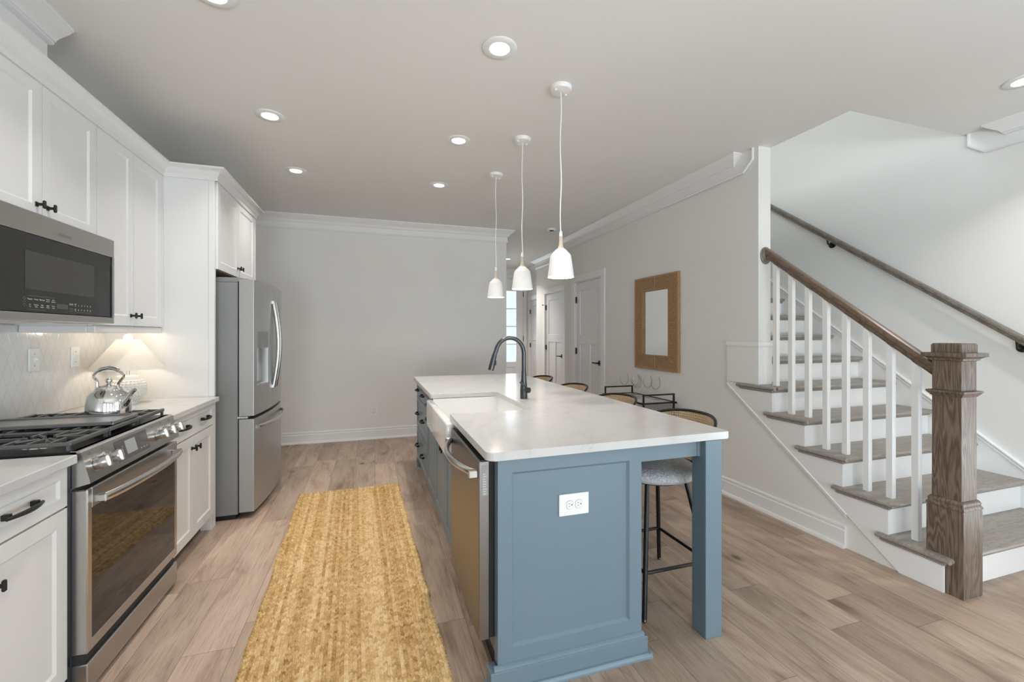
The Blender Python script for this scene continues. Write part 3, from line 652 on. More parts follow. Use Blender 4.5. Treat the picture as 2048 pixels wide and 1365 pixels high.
# ---- cabinet over the fridge
FXF = FX(-1.052)
t = thing('wall_cabinet', 'white two-door cabinet with black knobs above the fridge', 'cabinet', (-1.4, 4.03, 1.795), 'white wall cabinets')
bm = B(); box(bm, XL+0.001, -1.053, 3.526, 4.529, 1.800, 2.412); obj('body', bm, 'cab', t)
obj('underside', box(B(), XL+0.01, -1.06, 3.53, 4.525, 1.794, 1.7995), 'underwood', t)
for a, b, ky in ((3.530, 4.020, 3.990), (4.024, 4.512, 4.052)):
    d = obj('door', shaker(B(), FXF, a, b, 1.797, 2.408), 'cab', t); obj('knob', knob(B(), lambda u, v, w: (-1.032+w, u, v), ky, 1.866), 'black', d)
bm = B(); box(bm, XL+0.001, -1.082, 3.501, 3.525, 0, 2.412, 0.001); box(bm, -1.0815, -1.045, 3.4985, 3.527, 0.906, 2.412, 0.002); box(bm, -1.0815, -1.046, 3.501, 3.525, 0, 0.906)
tag(obj('fridge_end_panel', bm, 'cab'), 'tall white end panel standing between the counter lamp and fridge', 'cabinet panel')
tag(obj('fridge_end_panel', box(B(), XL+0.001, -1.030, 4.530, 4.555, 0, 2.412, 0.002), 'cab'), 'thin white end panel on the far side of the fridge', 'cabinet panel')
CORN = [(0, 2.404), (0.006, 2.404), (0.006, 2.432), (0.012, 2.436), (0.020, 2.452), (0.036, 2.468), (0.052, 2.474), (0.058, 2.478), (0.058, 2.488), (0, 2.488)]
bm = sweep(B(), [(XL+0.002, 1.985), (-1.3395, 1.985), (-1.3395, 3.4995), (-1.030, 3.4995), (-1.030, 4.557), (XL+0.002, 4.557)], CORN, -1)
tag(obj('cabinet_cornice', bm, 'cab'), 'white stepped cornice running along the tops of the wall cabinets', 'cornice')

# ---- microwave
t = thing('microwave', 'over-the-range steel microwave with dark glass door', 'microwave', (-1.45, 2.373, 1.392))
obj('body', box(B(), XL+0.012, -1.31, 1.993, 2.754, 1.392, 1.822, 0.003), 'greyside', t)
bm = B(); box(bm, -1.309, -1.268, 1.990, 2.757, 1.733, 1.822, 0.003); box(bm, -1.309, -1.268, 1.990, 2.757, 1.392, 1.424, 0.003); box(bm, -1.309, -1.268, 1.990, 2.006, 1.424, 1.733); box(bm, -1.309, -1.268, 2.738, 2.757, 1.424, 1.733)
obj('steel_surround', bm, 'steel', t)
g = obj('glass_door', box(B(), -1.308, -1.270, 2.008, 2.730, 1.426, 1.732, 0.002), 'mwglass', t)
obj('window', box(B(), -1.2699, -1.2690, 2.155, 2.590, 1.515, 1.664), 'mwwin', g)
obj('handle', box(B(), -1.300, -1.266, 2.7305, 2.737, 1.430, 1.690, 0.002), 'black', g)
MF = lambda u, v, w: (-1.2699+w, u, v)
bm = B()
rows = [['Popcorn', 'Potato', 'Beverage', 'Frozen', 'Auto'], ['Air', 'Convect', 'Melt', 'Keep', 'Power']]; sub = [['', '', '', 'Dinner', 'Defrost'], ['Fry', 'Bake', 'Soften', 'Warm', 'Level']]
for r, z in enumerate((1.477, 1.452)):
    for c in range(5):
        y = 2.182+c*0.0325
        if sub[r][c]: text_bm(bm, rows[r][c], 0.0072, MF, y, z+0.0036); text_bm(bm, sub[r][c], 0.0072, MF, y, z-0.0042)
        else: text_bm(bm, rows[r][c], 0.0078, MF, y, z)
obj('button_lettering', bm, 'print', g, weld=False); bm = B()
for r, (z, ds) in enumerate(((1.468, '12345'), (1.448, '67890'))):
    for c, ch in enumerate(ds): text_bm(bm, ch, 0.0105, MF, 2.474+c*0.0215, z)
text_bm(bm, 'START', 0.0095, MF, 2.425, 1.470); text_bm(bm, '+30', 0.0085, MF, 2.452, 1.4725); text_bm(bm, 'sec', 0.0065, MF, 2.452, 1.4655); text_bm(bm, 'add', 0.0068, MF, 2.452, 1.4515); text_bm(bm, 'min', 0.0068, MF, 2.452, 1.4445)
obj('number_lettering', bm, 'print', g, weld=False)
bm = B(); text_bm(bm, 'STOP', 0.0085, MF, 2.425, 1.4500); obj('faint_lettering', bm, 'greyprint', g, weld=False)
for cz in (1.478, 1.452):
    obj('round_symbol', tube(B(), [(-1.2695, 2.153+0.0055*math.cos(a*PI/8), cz+0.0055*math.sin(a*PI/8)) for a in range(16)], 0.0006, 4, closed=True), 'greyprint', g)
for y0, y1, z in ((2.145, 2.163, 1.4665), (2.172, 2.320, 1.490), (2.172, 2.262, 1.436), (2.415, 2.437, 1.441), (2.45, 2.565, 1.4375)): obj('printed_line', box(B(), -1.2699, -1.2693, y0, y1, z-0.0005, z+0.0005), 'greyprint', g)
obj('clock_display', box(B(), -1.2699, -1.2692, 2.332, 2.402, 1.447, 1.468), 'screen', g)
bm = B(); text_bm(bm, 'FRIGIDAIRE', 0.0165, lambda u, v, w: (-1.268+w, u, v), 2.380, 1.7625); obj('nameplate', bm, 'greyprint', t, weld=False)
bm = B(); box(bm, XL+0.05, -1.32, 2.02, 2.73, 1.3895, 1.3918); obj('underside_panel', bm, 'plastic', t)
bm = B(); box(bm, -1.42, -1.34, 2.10, 2.36, 1.3880, 1.3894); box(bm, -1.42, -1.34, 2.42, 2.68, 1.3880, 1.3894); obj('grease_filter', bm, 'steelh', t)

# ---- base cabinet right of the range
FB = FX(-1.060)
t = thing('base_cabinet', 'white base cabinet with one wide drawer between range and fridge', 'cabinet', (-1.36, 3.13, 0), 'white base cabinets')
bm = B(); box(bm, XL+0.001, -1.061, 2.769, 3.499, 0.10, 0.871); obj('body', bm, 'cab', t)
bm = B(); box(bm, -1.061, -1.04, 3.462, 3.499, 0.10, 0.871); box(bm, -1.115, -1.048, 3.455, 3.499, 0, 0.10); obj('end_stile', bm, 'cab', t)
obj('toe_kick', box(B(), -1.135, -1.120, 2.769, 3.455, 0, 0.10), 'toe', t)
d = obj('drawer', shaker(B(), FB, 2.775, 3.458, 0.725, 0.866, 0.032, 0.02, 0.007), 'cab', t)
for u in (2.955, 3.285): obj('pull', pull(B(), lambda u_, v, w: (-1.040+w, u_, v), u, 0.797, 0.10), 'black', d)
for a, b, ky in ((2.775, 3.115, 3.086), (3.118, 3.458, 3.147)):
    d = obj('door', shaker(B(), FB, a, b, 0.106, 0.718), 'cab', t); obj('knob', knob(B(), lambda u, v, w: (-1.040+w, u, v), ky, 0.648), 'black', d)
tag(obj('countertop', box(B(), XL+0.001, -1.016, 2.762, 3.500, 0.873, 0.905, 0.003), 'quartz'), 'white stone countertop under the lamp beside the fridge', 'countertop')
# ---- base cabinet left of the range
t = thing('base_cabinet', 'white base cabinet cut by the left frame edge, near side of range', 'cabinet', (-1.36, 1.47, 0), 'white base cabinets')
obj('body', box(B(), XL+0.001, -1.061, 0.972, 1.966, 0.10, 0.871), 'cab', t)
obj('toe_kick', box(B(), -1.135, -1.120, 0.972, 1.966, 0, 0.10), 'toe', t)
d = obj('drawer', shaker(B(), FB, 1.376, 1.964, 0.725, 0.866, 0.036, 0.02, 0.007), 'cab', t)
obj('pull', pull(B(), lambda u_, v, w: (-1.040+w, u_, v), 1.735, 0.797, 0.115), 'black', d)
d = obj('drawer', shaker(B(), FB, 0.975, 1.372, 0.725, 0.866, 0.036, 0.02, 0.007), 'cab', t)
obj('pull', pull(B(), lambda u_, v, w: (-1.040+w, u_, v), 1.17, 0.797, 0.115), 'black', d)
for a, b, ky in ((0.975, 1.372, 1.34), (1.376, 1.668, 1.40), (1.672, 1.964, 1.641)):
    pass
for a, b, ky in ((0.975, 1.372, 1.34), (1.376, 1.964, 1.668)):
    d = obj('door', shaker(B(), FB, a, b, 0.106, 0.718), 'cab', t)
    obj('knob', knob(B(), lambda u, v, w: (-1.040+w, u, v), 1.642 if ky > 1.5 else ky, 0.612), 'black', d)
tag(obj('countertop', box(B(), XL+0.001, -1.014, 0.968, 1.972, 0.873, 0.905, 0.003), 'quartz'), 'white stone countertop at the left frame edge, near side of range', 'countertop')
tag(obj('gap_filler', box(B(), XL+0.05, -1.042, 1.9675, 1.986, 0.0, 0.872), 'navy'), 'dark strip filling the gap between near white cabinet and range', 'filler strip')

# ---- range
RY0, RY1 = 1.990, 2.757; RXF = -0.995
t = thing('gas_range', 'stainless steel gas range with dark glass oven door', 'range', (-1.33, 2.373, 0))
obj('body', box(B(), XL+0.04, -1.045, RY0, RY1, 0.03, 0.895), 'greyside', t)
bm = B(); box(bm, XL+0.02, -1.025, RY0, RY1, 0.896, 0.912, 0.003); obj('cooktop', bm, 'black', t)
bm = prism(B(), [(-1.045, 0.775), (-0.987, 0.790), (-0.987, 0.798), (-1.014, 0.906), (-1.024, 0.912), (-1.045, 0.912)], XYZ_y, RY0, RY1)
cp = obj('control_panel', bm, 'steel', t)
nx, nz = 0.970, 0.2425                       # outward normal of the sloping fascia
tx, tz = -0.2425, 0.970                      # up along it
def FP(u, v, w): return (-0.987+tx*v+nx*w, u, 0.798+tz*v+nz*w)      # v up the slope from its lower edge (0..0.111)
def fbox(bm, u0, u1, v0, v1, w0, w1):
    vs = [bm.verts.new(FP(u, v, w)) for u in (u0, u1) for v in (v0, v1) for w in (w0, w1)]
    for f in ((0, 1, 3, 2), (4, 6, 7, 5), (0, 4, 5, 1), (2, 3, 7, 6), (0, 2, 6, 4), (1, 5, 7, 3)): bm.faces.new([vs[i] for i in f])
    return bm
dp = obj('display_panel', fbox(B(), 2.190, 2.450, 0.012, 0.100, 0, 0.0015), 'displaydark', cp)
obj('screen', fbox(B(), 2.262, 2.345, 0.030, 0.088, 0.0016, 0.0022), 'display', cp)
bm = B()
for v in (0.070, 0.055, 0.040): text_bm(bm, 'o', 0.012, lambda u, v_, w: FP(u, v_, w), 2.238, v, 0.002)
obj('symbol_lettering', bm, 'print', cp, weld=False); bm = B()
for u in (2.375, 2.40, 2.425): text_bm(bm, 'oo', 0.010, lambda u_, v_, w: FP(u_, v_, w), u, 0.03, 0.002)
obj('panel_lettering', bm, 'print', cp, weld=False)
for u in (2.030, 2.115, 2.515, 2.605, 2.690):
    obj('burner_mark', tube(B(), [FP(u+0.008*math.cos(a*PI/6), 0.098+0.005*math.sin(a*PI/6), 0.001) for a in range(12)], 0.0006, 4, closed=True), 'greyprint', cp, weld=False)
for u in (2.043, 2.128, 2.530, 2.615, 2.700):
    bm = B(); c0, c1, c2, c3 = (Vector(FP(u, 0.052, w)) for w in (0.0, 0.005, 0.006, 0.046))
    tube(bm, [c0, c1], 0.030, 24); tube(bm, [c2, c2+(c3-c2)*0.3, c3-(c3-c2)*0.12, c3], [0.0225, 0.0235, 0.0235, 0.021], 24)
    kb = obj('control_knob', bm, 'knobmetal', cp)
    fb = B(); a = Vector(FP(u, 0.052, 0.047)); fbox(fb, u-0.005, u+0.005, 0.052-0.022, 0.052+0.022, 0.040, 0.052); obj('grip', fb, 'steelh', kb)
bm = B()
DZ0, DZ1, GZ0, GZ1, GY0, GY1 = 0.163, 0.768, 0.207, 0.690, 2.020, 2.727
box(bm, -1.044, RXF, RY0, GY0, DZ0, DZ1, 0.004); box(bm, -1.044, RXF, GY1, RY1, DZ0, DZ1, 0.004); box(bm, -1.044, RXF, GY0-0.004, GY1+0.004, GZ1, DZ1, 0.004); box(bm, -1.044, RXF, GY0-0.004, GY1+0.004, DZ0, GZ0, 0.004)
dr = obj('oven_door', bm, 'steel', t)
obj('door_glass', box(B(), -1.02, RXF-0.0015, GY0-0.001, GY1+0.001, GZ0-0.001, GZ1+0.001), 'ovenglass', dr)
bm = B(); n = 14; pts = [(RXF+0.030+0.030*math.sin(PI*k/n)**0.7, 2.035+0.675*k/n, 0.722) for k in range(n+1)]
tube(bm, pts, 0.0165, 12, flat=0.7)
for y in (2.040, 2.705): box(bm, RXF-0.001, RXF+0.036, y-0.012, y+0.012, 0.708, 0.736, 0.003)
obj('handle', bm, 'steelh', dr)
bm = B(); box(bm, -1.044, RXF, RY0, RY1, 0.022, 0.126, 0.004); obj('storage_drawer', bm, 'steel', t)
obj('drawer_gap', box(B(), -1.044, -1.010, RY0+0.004, RY1-0.004, 0.127, 0.162), 'slot', t)
for x in (-1.10, -1.55):
    for y in (2.04, 2.71): obj('foot', cyl(B(), (x, y, 0), (x, y, 0.030), 0.018, n=12), 'rubber', t)
# burners and grates
for x, y, r in ((-1.20, 2.125, 0.045), (-1.46, 2.125, 0.036), (-1.33, 2.373, 0.040), (-1.20, 2.62, 0.040), (-1.46, 2.62, 0.036)):
    b_ = obj('burner', lathe(B(), [(0, 0.912), (r+0.012, 0.912), (r+0.008, 0.920), (r*0.9, 0.924), (0, 0.924)], (x, y, 0), 28), 'steelh', t)
    obj('burner_cap', lathe(B(), [(0, 0.9245), (r, 0.9245), (r, 0.930), (r*0.85, 0.933), (0, 0.933)], (x, y, 0), 28), 'iron', b_)
def grate(y0, y1):
    bm = B(); x0, x1 = -1.585, -1.048; h = 0.0075; z0, z1 = 0.930, 0.947
    for x in (x0, x1-0.015): box(bm, x, x+0.015, y0, y1, z0, z1, 0.003)
    for y in (y0, y1-0.013): box(bm, x0+0.012, x1-0.012, y, y+0.013, z0, z1-0.003, 0.003)
    for x in (x0+0.003, x1-0.014, (x0+x1)/2-0.005):
        for y in (y0+0.002, y1-0.013): box(bm, x, x+0.010, y, y+0.010, 0.9125, z0+0.002)
    ym = (y0+y1)/2
    for k, fx in enumerate((0.12, 0.24, 0.37, 0.63, 0.76, 0.88)):
        x = x0+(x1-x0)*fx
        box(bm, x-0.005, x+0.005, y0+0.01, ym-0.028, z0+0.003, z1, 0.002); box(bm, x-0.005, x+0.005, ym+0.028, y1-0.01, z0+0.003, z1, 0.002)
    box(bm, x0+0.01, x0+(x1-x0)*0.16, ym-0.005, ym+0.005, z0+0.003, z1, 0.002); box(bm, x0+(x1-x0)*0.36, x0+(x1-x0)*0.64, ym-0.005, ym+0.005, z0+0.003, z1, 0.002); box(bm, x0+(x1-x0)*0.84, x1-0.01, ym-0.005, ym+0.005, z0+0.003, z1, 0.002)
    for sx in (-1, 1):
        cx = x0+(x1-x0)*(0.5+sx*0.25)
        for a in range(4):
            an = PI/4+a*PI/2; tube(bm, [(cx+0.022*math.cos(an), ym+0.022*math.sin(an), z1-0.006), (cx+0.085*math.cos(an), ym+0.085*math.sin(an), z1-0.006)], 0.0055, 6)
    obj('grate', bm, 'iron', t)
for a, b in ((1.998, 2.243), (2.251, 2.496), (2.504, 2.749)): grate(a, b)
bm = B(); box(bm, -1.575, -1.062, 2.300, 2.515, 0.9475, 0.957, 0.003)
for a in ((-1.575, -1.565, 2.300, 2.515), (-1.072, -1.062, 2.300, 2.515), (-1.575, -1.062, 2.300, 2.309), (-1.575, -1.062, 2.506, 2.515)): box(bm, *a, 0.956, 0.964, 0.002)
tag(obj('griddle_plate', bm, 'griddle'), 'flat grey rimmed griddle lying across the middle burner grate', 'griddle')

# ---- kettle
KX, KY, KZ = -1.222, 2.612, 0.9475
t = thing('kettle', 'shiny steel kettle with arched handle on the far burner', 'kettle', (KX, KY, KZ))
obj('body', lathe(B(), [(0, 0), (0.082, 0), (0.087, 0.004), (0.087, 0.012), (0.0855, 0.05), (0.081, 0.085), (0.070, 0.106), (0.056, 0.117), (0.052, 0.122), (0.050, 0.130), (0, 0.130)], (KX, KY, KZ), 48), 'chrome', t)
ld = obj('lid', lathe(B(), [(0.048, 0.1305), (0.047, 0.136), (0.030, 0.143), (0.012, 0.146), (0.007, 0.152), (0.0, 0.152)], (KX, KY, KZ), 32), 'chrome', t)
bm = B(); lathe(bm, [(0, -0.0135), (0.0075, -0.0115), (0.0125, -0.005), (0.0135, 0), (0.0125, 0.005), (0.0075, 0.0115), (0, 0.0135)], (KX, KY, KZ+0.165), 20)
obj('lid_knob', bm, 'chrome', ld)
ca, sa = math.cos(math.radians(-18)), math.sin(math.radians(-18))        # the spout points away from the wall
def KP(d, z, e=0.0): return (KX+d*ca-e*sa, KY+d*sa+e*ca, KZ+z)
hp = [(-0.060, 0.118), (-0.058, 0.135), (-0.056, 0.152), (-0.062, 0.168), (-0.076, 0.183), (-0.074, 0.193), (-0.060, 0.206), (-0.040, 0.219), (0, 0.227), (0.038, 0.219), (0.058, 0.206), (0.072, 0.192), (0.070, 0.182), (0.056, 0.166), (0.046, 0.150), (0.044, 0.135), (0.050, 0.120)]
obj('handle', tube(B(), [KP(d, z) for d, z in hp], 0.0062, 10), 'chrome', t)
obj('handle_grip', tube(B(), [KP(d, z) for d, z in ((-0.045, 0.216), (-0.03, 0.2225), (0, 0.228), (0.03, 0.2225), (0.045, 0.2155))], 0.0095, 12), 'chrome', t)
obj('spout', tube(B(), [KP(0.070, 0.050), KP(0.085, 0.068), KP(0.099, 0.092), KP(0.115, 0.113), KP(0.128, 0.122)], [0.020, 0.0175, 0.0135, 0.0095, 0.0085], 16), 'chrome', t)

# ---- table lamp
LX, LY, LZ = -1.452, 3.31, 0.905
t = thing('table_lamp', 'white table lamp with knobbly round base and cone shade', 'lamp', (LX, LY, LZ))
bm = B(); vp = [(0, 0), (0.052, 0), (0.054, 0.012), (0.046, 0.018), (0.060, 0.034), (0.082, 0.060), (0.090, 0.088), (0.088, 0.112), (0.076, 0.138), (0.060, 0.150), (0.056, 0.154), (0.056, 0.172), (0.050, 0.176), (0, 0.176)]
lathe(bm, vp, (LX, LY, LZ), 40)
def rad(z):
    for (r0, z0), (r1, z1) in zip(vp[3:9], vp[4:10]):
        if z0 <= z <= z1: return r0+(r1-r0)*(z-z0)/(z1-z0)
    return 0.06
for i in range(9):
    z = 0.030+i*0.0140; r = rad(z); nb = max(14, int(2*PI*r/0.0175))
    for k in range(nb):
        a = 2*PI*(k+0.5*(i % 2))/nb
        bmesh.ops.create_icosphere(bm, subdivisions=1, radius=0.0082, matrix=Matrix.Translation((LX+r*math.cos(a), LY+r*math.sin(a), LZ+z)))
obj('base', bm, 'vase', t, smooth=60, weld=False)
obj('stem', cyl(B(), (LX, LY, LZ+0.176), (LX, LY, LZ+0.36), 0.007, n=12), 'steelh', t)
zs0, zs1 = 1.122, 1.305; pr = []
sh = obj('lamp_shade', lathe(B(), [(0.186, zs0), (0.056, zs1), (0.0545, zs1), (0.1845, zs0)], (LX, LY, 0), 48, closed=True), 'shadecloth', t)
obj('bulb', lathe(B(), [(0, 1.300), (0.012, 1.297), (0.022, 1.286), (0.022, 1.270), (0.014, 1.248), (0.012, 1.23), (0, 1.23)], (LX, LY, 0.040), 20), 'bulb', t)
point('table_lamp_light', (LX, LY, 1.250), 1.5, (1.0, 0.86, 0.68), 0.025)
point('table_lamp_top_light', (LX+0.03, LY, 1.352), 0.45, (1.0, 0.86, 0.68), 0.012)

# ---- electrical plates
def plate(name, label, cat, fn, u, v, w, h, kind, group=None):
    org = fn(u, v, 0); t = thing(name, label, cat, org, group)
    def bb(bm, u0, u1, v0, v1, w0, w1, bev=0.0):
        a, b = fn(u0, v0, w0), fn(u1, v1, w1); return box(bm, *[q for pr in zip(map(min, zip(a, b)), map(max, zip(a, b))) for q in pr], bev)
    obj('cover_plate', bb(B(), u-w/2, u+w/2, v-h/2, v+h/2, 0.0003, 0.0065, 0.0025), 'plastic', t)
    if kind == 'switch':
        bm = B(); bb(bm, u-0.006, u+0.006, v-0.012, v+0.012, 0.006, 0.009, 0.001); bb(bm, u-0.0045, u+0.0045, v-0.002, v+0.010, 0.008, 0.022, 0.001); obj('toggle', bm, 'plastic', t)
        for dv in (-0.030, 0.030): obj('screw', bb(B(), u-0.003, u+0.003, v+dv-0.003, v+dv+0.003, 0.006, 0.0075, 0.0008), 'display', t)
    else:
        horiz = kind == 'outlet_h'
        for s in (-1, 1):
            cu, cv = (u+s*0.0195, v) if horiz else (u, v+s*0.0195)
            n = 20; ring = []
            for k in range(n):
                a = 2*PI*k/n; du, dv = 0.0165*math.cos(a), 0.0165*math.sin(a)
                if horiz: du = max(-0.0135, min(0.0135, du))
                else: dv = max(-0.0135, min(0.0135, dv))
                ring.append((cu+du, cv+dv))
            bm = prism(B(), ring, lambda p, q, tt: fn(p, q, tt), 0.0066, 0.0082); f = obj('receptacle', bm, 'plastic', t)
            bm = prism(B(), [(cu+(p-cu)*1.10, cv+(q-cv)*1.10) for p, q in ring], lambda p, q, tt: fn(p, q, tt), 0.0060, 0.0067); obj('receptacle_edge', bm, 'display', f)
            bm = B()
            if horiz:
                bb(bm, cu-0.007, cu+0.001, cv+0.0045, cv+0.0063, 0.0075, 0.0084); bb(bm, cu-0.006, cu+0.001, cv-0.0063, cv-0.0045, 0.0075, 0.0084); bb(bm, cu+0.006, cu+0.0105, cv-0.0022, cv+0.0022, 0.0075, 0.0084)
            else:
                bb(bm, cu-0.0063, cu-0.0045, cv-0.001, cv+0.007, 0.0075, 0.0084); bb(bm, cu+0.0045, cu+0.0063, cv-0.001, cv+0.006, 0.0075, 0.0084); bb(bm, cu-0.0022, cu+0.0022, cv-0.0105, cv-0.006, 0.0075, 0.0084)
            obj('slot', bm, 'slot', f)
    return t
FBS = lambda u, v, w: (XL+0.010+w, u, v)
plate('light_switch', 'white toggle switch plate on the tiles behind the range', 'light switch', FBS, 2.865, 1.207, 0.074, 0.118, 'switch')
plate('light_switch', 'white toggle switch plate on the tiles beside the lamp', 'light switch', FBS, 3.19, 1.207, 0.074, 0.118, 'switch')
plate('wall_outlet', 'white double outlet low on the far wall above the baseboard', 'outlet', lambda u, v, w: (u, YF-w, v), 0.019, 0.355, 0.078, 0.120, 'outlet_v')

# ================================================================== FRIDGE
t = thing('refrigerator', 'stainless french-door refrigerator with bottom freezer drawer', 'refrigerator', (-1.25, 4.025, 0))
FY0, FY1 = 3.578, 4.472
obj('body', box(B(), -1.62, -0.925, FY0+0.004, FY1-0.004, 0.035, 1.712, 0.004), 'greyside', t)
bm = B(); box(bm, -1.56, -0.94, FY0+0.02, FY1-0.02, 0.0, 0.036); obj('base_grille', bm, 'black', t)
bm = B(); box(bm, -1.16, -0.90, FY0+0.012, FY0+0.085, 1.7125, 1.748, 0.004); box(bm, -0.90, -0.862, FY0+0.010, FY0+0.055, 1.716, 1.742, 0.003); obj('hinge_cover', bm, 'greyside', t)
bm = B(); box(bm, -1.16, -0.90, FY1-0.085, FY1-0.012, 1.7125, 1.748, 0.004); obj('hinge_cover', bm, 'greyside', t)
def fx(y): return -0.822+0.016*(y-3.578)/0.894+0.030*(1-((y-4.025)/0.45)**2)
def curved(bm, ya, yb, z0, z1, xb=-0.915, n=8, dx=0.0):
    ys = [ya+(yb-ya)*k/n for k in range(n+1)]
    poly = [(xb, ya)]+[(fx(y)-dx, y) for y in ys]+[(xb, yb)]
    return prism(bm, poly, XYZ_z, z0, z1)
Z0, Z1 = 0.745, 1.735
bm = B(); DY0, DY1, DZa, DZb = 3.632, 3.875, 0.955, 1.232
curved(bm, FY0, DY0, Z0, Z1, n=4); curved(bm, DY1, 4.021, Z0, Z1, n=4); curved(bm, DY0, DY1, Z0, DZa, n=6); curved(bm, DY0, DY1, DZb, Z1, n=6); curved(bm, DY0, DY1, DZa, DZb, n=6, dx=0.075)
ld = obj('door', bm, 'steelv', t)
bm = curved(B(), DY0+0.006, DY1-0.006, 1.238, 1.358, xb=-0.86, n=6, dx=-0.0015); obj('dispenser_panel', bm, 'greyside', ld)
bm = B(); box(bm, -0.872, -0.846, DY0+0.09, DY1-0.09, 1.10, 1.231, 0.004); obj('dispenser_paddle', bm, 'greyside', ld)
bm = B(); box(bm, -0.868, fx(3.66)-0.004, DY0+0.003, DY1-0.003, 0.9555, 0.966, 0.002); obj('drip_tray', bm, 'steelh', ld)
rd = obj('door', curved(B(), 4.029, FY1, Z0, Z1, n=10), 'steelv', t)
bm = B(); text_bm(bm, '.C', 0.05, lambda u, v, w: (fx(u)+0.0015+w, u, v), 4.36, 1.688); obj('emblem', bm, 'steelh', rd, weld=False)
for par, y in ((ld, 3.992), (rd, 4.058)):
    n = 16; pts = [(fx(y)+0.010+0.036*math.sin(PI*k/n), y, 0.905+0.70*k/n) for k in range(n+1)]
    bm = tube(B(), pts, 0.0155, 12, flat=0.8)
    for z in (0.912, 1.598): box(bm, fx(y)-0.004, fx(y)+0.018, y-0.012, y+0.012, z-0.014, z+0.014, 0.003)
    obj('handle', bm, 'steel', par)
obj('door_side', box(B(), -0.914, -0.8255, FY0-0.0012, FY0-0.0002, Z0, Z1), 'doorside', ld)
fz = obj('freezer_drawer', curved(B(), FY0, FY1, 0.050, 0.722, n=20), 'steelv', t)
n = 18; pts = [(fx(3.63+0.79*k/n)+0.010+0.040*math.sin(PI*k/n)**0.6, 3.63+0.79*k/n, 0.655) for k in range(n+1)]
obj('handle', tube(B(), pts, 0.0155, 12, flat=0.8), 'steelh', fz)
obj('drawer_side', box(B(), -0.914, -0.8255, FY0-0.0012, FY0-0.0002, 0.050, 0.722), 'doorside', fz)
obj('door_gasket', box(B(), -0.926, -0.916, FY0+0.010, FY1-0.010, 0.052, 1.72), 'rubber', t)
bm = B(); box(bm, -0.93, -0.86, FY0+0.005, FY0+0.05, 0.7255, 0.7415, 0.002); obj('center_hinge', bm, 'steelh', t)

# ================================================================== ISLAND
IX0, IX1, IY0, IY1 = 0.447, 1.072, 1.562, 4.485; TZ = 0.872
t = thing('kitchen_island', 'blue-grey kitchen island frame with panelled end and square corner leg', 'kitchen island', (0.9, 3.0, 0))
bm = slab(B(), FY(IY0+0.02), IX0, IX1, 0.09, TZ-0.001, 0.02, [(0.502, 1.015, 0.152, 0.815)], 0.010, 0.010); obj('end_panel', bm, 'blue', t)
bm = B(); box(bm, IX0, IX0+0.02, IY0+0.02, 1.606, 0.09, TZ-0.001); obj('corner_stile', bm, 'blue', t)
bm = B(); box(bm, 1.052, IX1, IY0+0.02, IY1, 0.0, TZ-0.001); obj('back_panel', bm, 'blue', t)
bm = B(); box(bm, IX0, 1.052, IY1-0.02, IY1, 0.0, TZ-0.001); obj('far_end_panel', bm, 'blue', t)
bm = B(); box(bm, 0.415, 1.090, 1.542, 1.562, 0, 0.084, 0.002); box(bm, 0.415, 0.447, 1.562, 1.606, 0, 0.084, 0.002); box(bm, 1.0725, 1.090, 1.562, 4.49, 0, 0.084, 0.002)
prism(bm, [(1.5625, 0.084), (1.546, 0.084), (1.556, 0.096), (1.5625, 0.098)], XYZ_x, 0.430, 1.078)
prism(bm, [(1.542, 0.0), (1.526, 0.0), (1.527, 0.010), (1.534, 0.020), (1.542, 0.022)], XYZ_x, 0.400, 1.104)
prism(bm, [(0.415, 0.0), (0.399, 0.0), (0.400, 0.010), (0.407, 0.020), (0.415, 0.022)], XYZ_y, 1.530, 1.604)
prism(bm, [(1.090, 0.0), (1.106, 0.0), (1.105, 0.010), (1.098, 0.020), (1.090, 0.022)], XYZ_y, 1.530, 4.49)
obj('base_moulding', bm, 'blue', t)
bm = B(); box(bm, IX1+0.001, 1.388, 1.582, 1.602, 0.797, TZ-0.001, 0.001); box(bm, 1.372, 1.388, 1.578, 1.606, 0.797, TZ-0.001, 0.001); box(bm, 1.424, 1.444, 1.636, 4.42, 0.797, TZ-0.001, 0.001); box(bm, IX1+0.001, 1.388, 4.44, 4.46, 0.797, TZ-0.001, 0.001)
obj('apron', bm, 'blue', t)
obj('leg', box(B(), 1.3885, 1.4765, 1.546, 1.634, 0, TZ-0.001, 0.002), 'blue', t); obj('leg', box(B(), 1.3885, 1.4765, 4.42, 4.508, 0, TZ-0.001, 0.002), 'blue', t)
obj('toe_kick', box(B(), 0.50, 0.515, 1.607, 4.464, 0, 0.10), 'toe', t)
# furniture foot at the far end of the drawer side
bm = B(); prism(bm, [(0.0, 0.0), (0.05, 0.0), (0.045, 0.06), (0.09, 0.10), (0.0, 0.10)], lambda p, q, tt: (tt, 4.484-p, q), 0.425, 0.447); obj('foot', bm, 'blue', t)
FI = lambda u, v, w: (0.447-w, u, v)
def island_unit(label, y0, y1, z1=TZ-0.002):
    t = thing('island_cabinet', label, 'cabinet', (0.74, (y0+y1)/2, 0.10), 'cabinets in the island')
    obj('body', box(B(), 0.448, 1.050, y0, y1, 0.105, z1), 'blue', t); return t
KI = lambda u, v, w: (0.427-w, u, v)
def front(t, name, a, b, c, d, rail=0.055): return obj(name, shaker(B(), FI, a, b, c, d, rail), 'blue', t)
t = island_unit('blue-grey island drawer stack with paired black pulls, farthest from camera', 3.624, 4.463)
for c, d, pz in ((0.726, 0.866, 0.80), (0.420, 0.718, 0.575), (0.112, 0.412, 0.27)):
    f = front(t, 'drawer', 3.628, 4.459, c, d, 0.04)
    for u in (3.84, 4.26): obj('pull', pull(B(), KI, u, pz, 0.10), 'black', f)
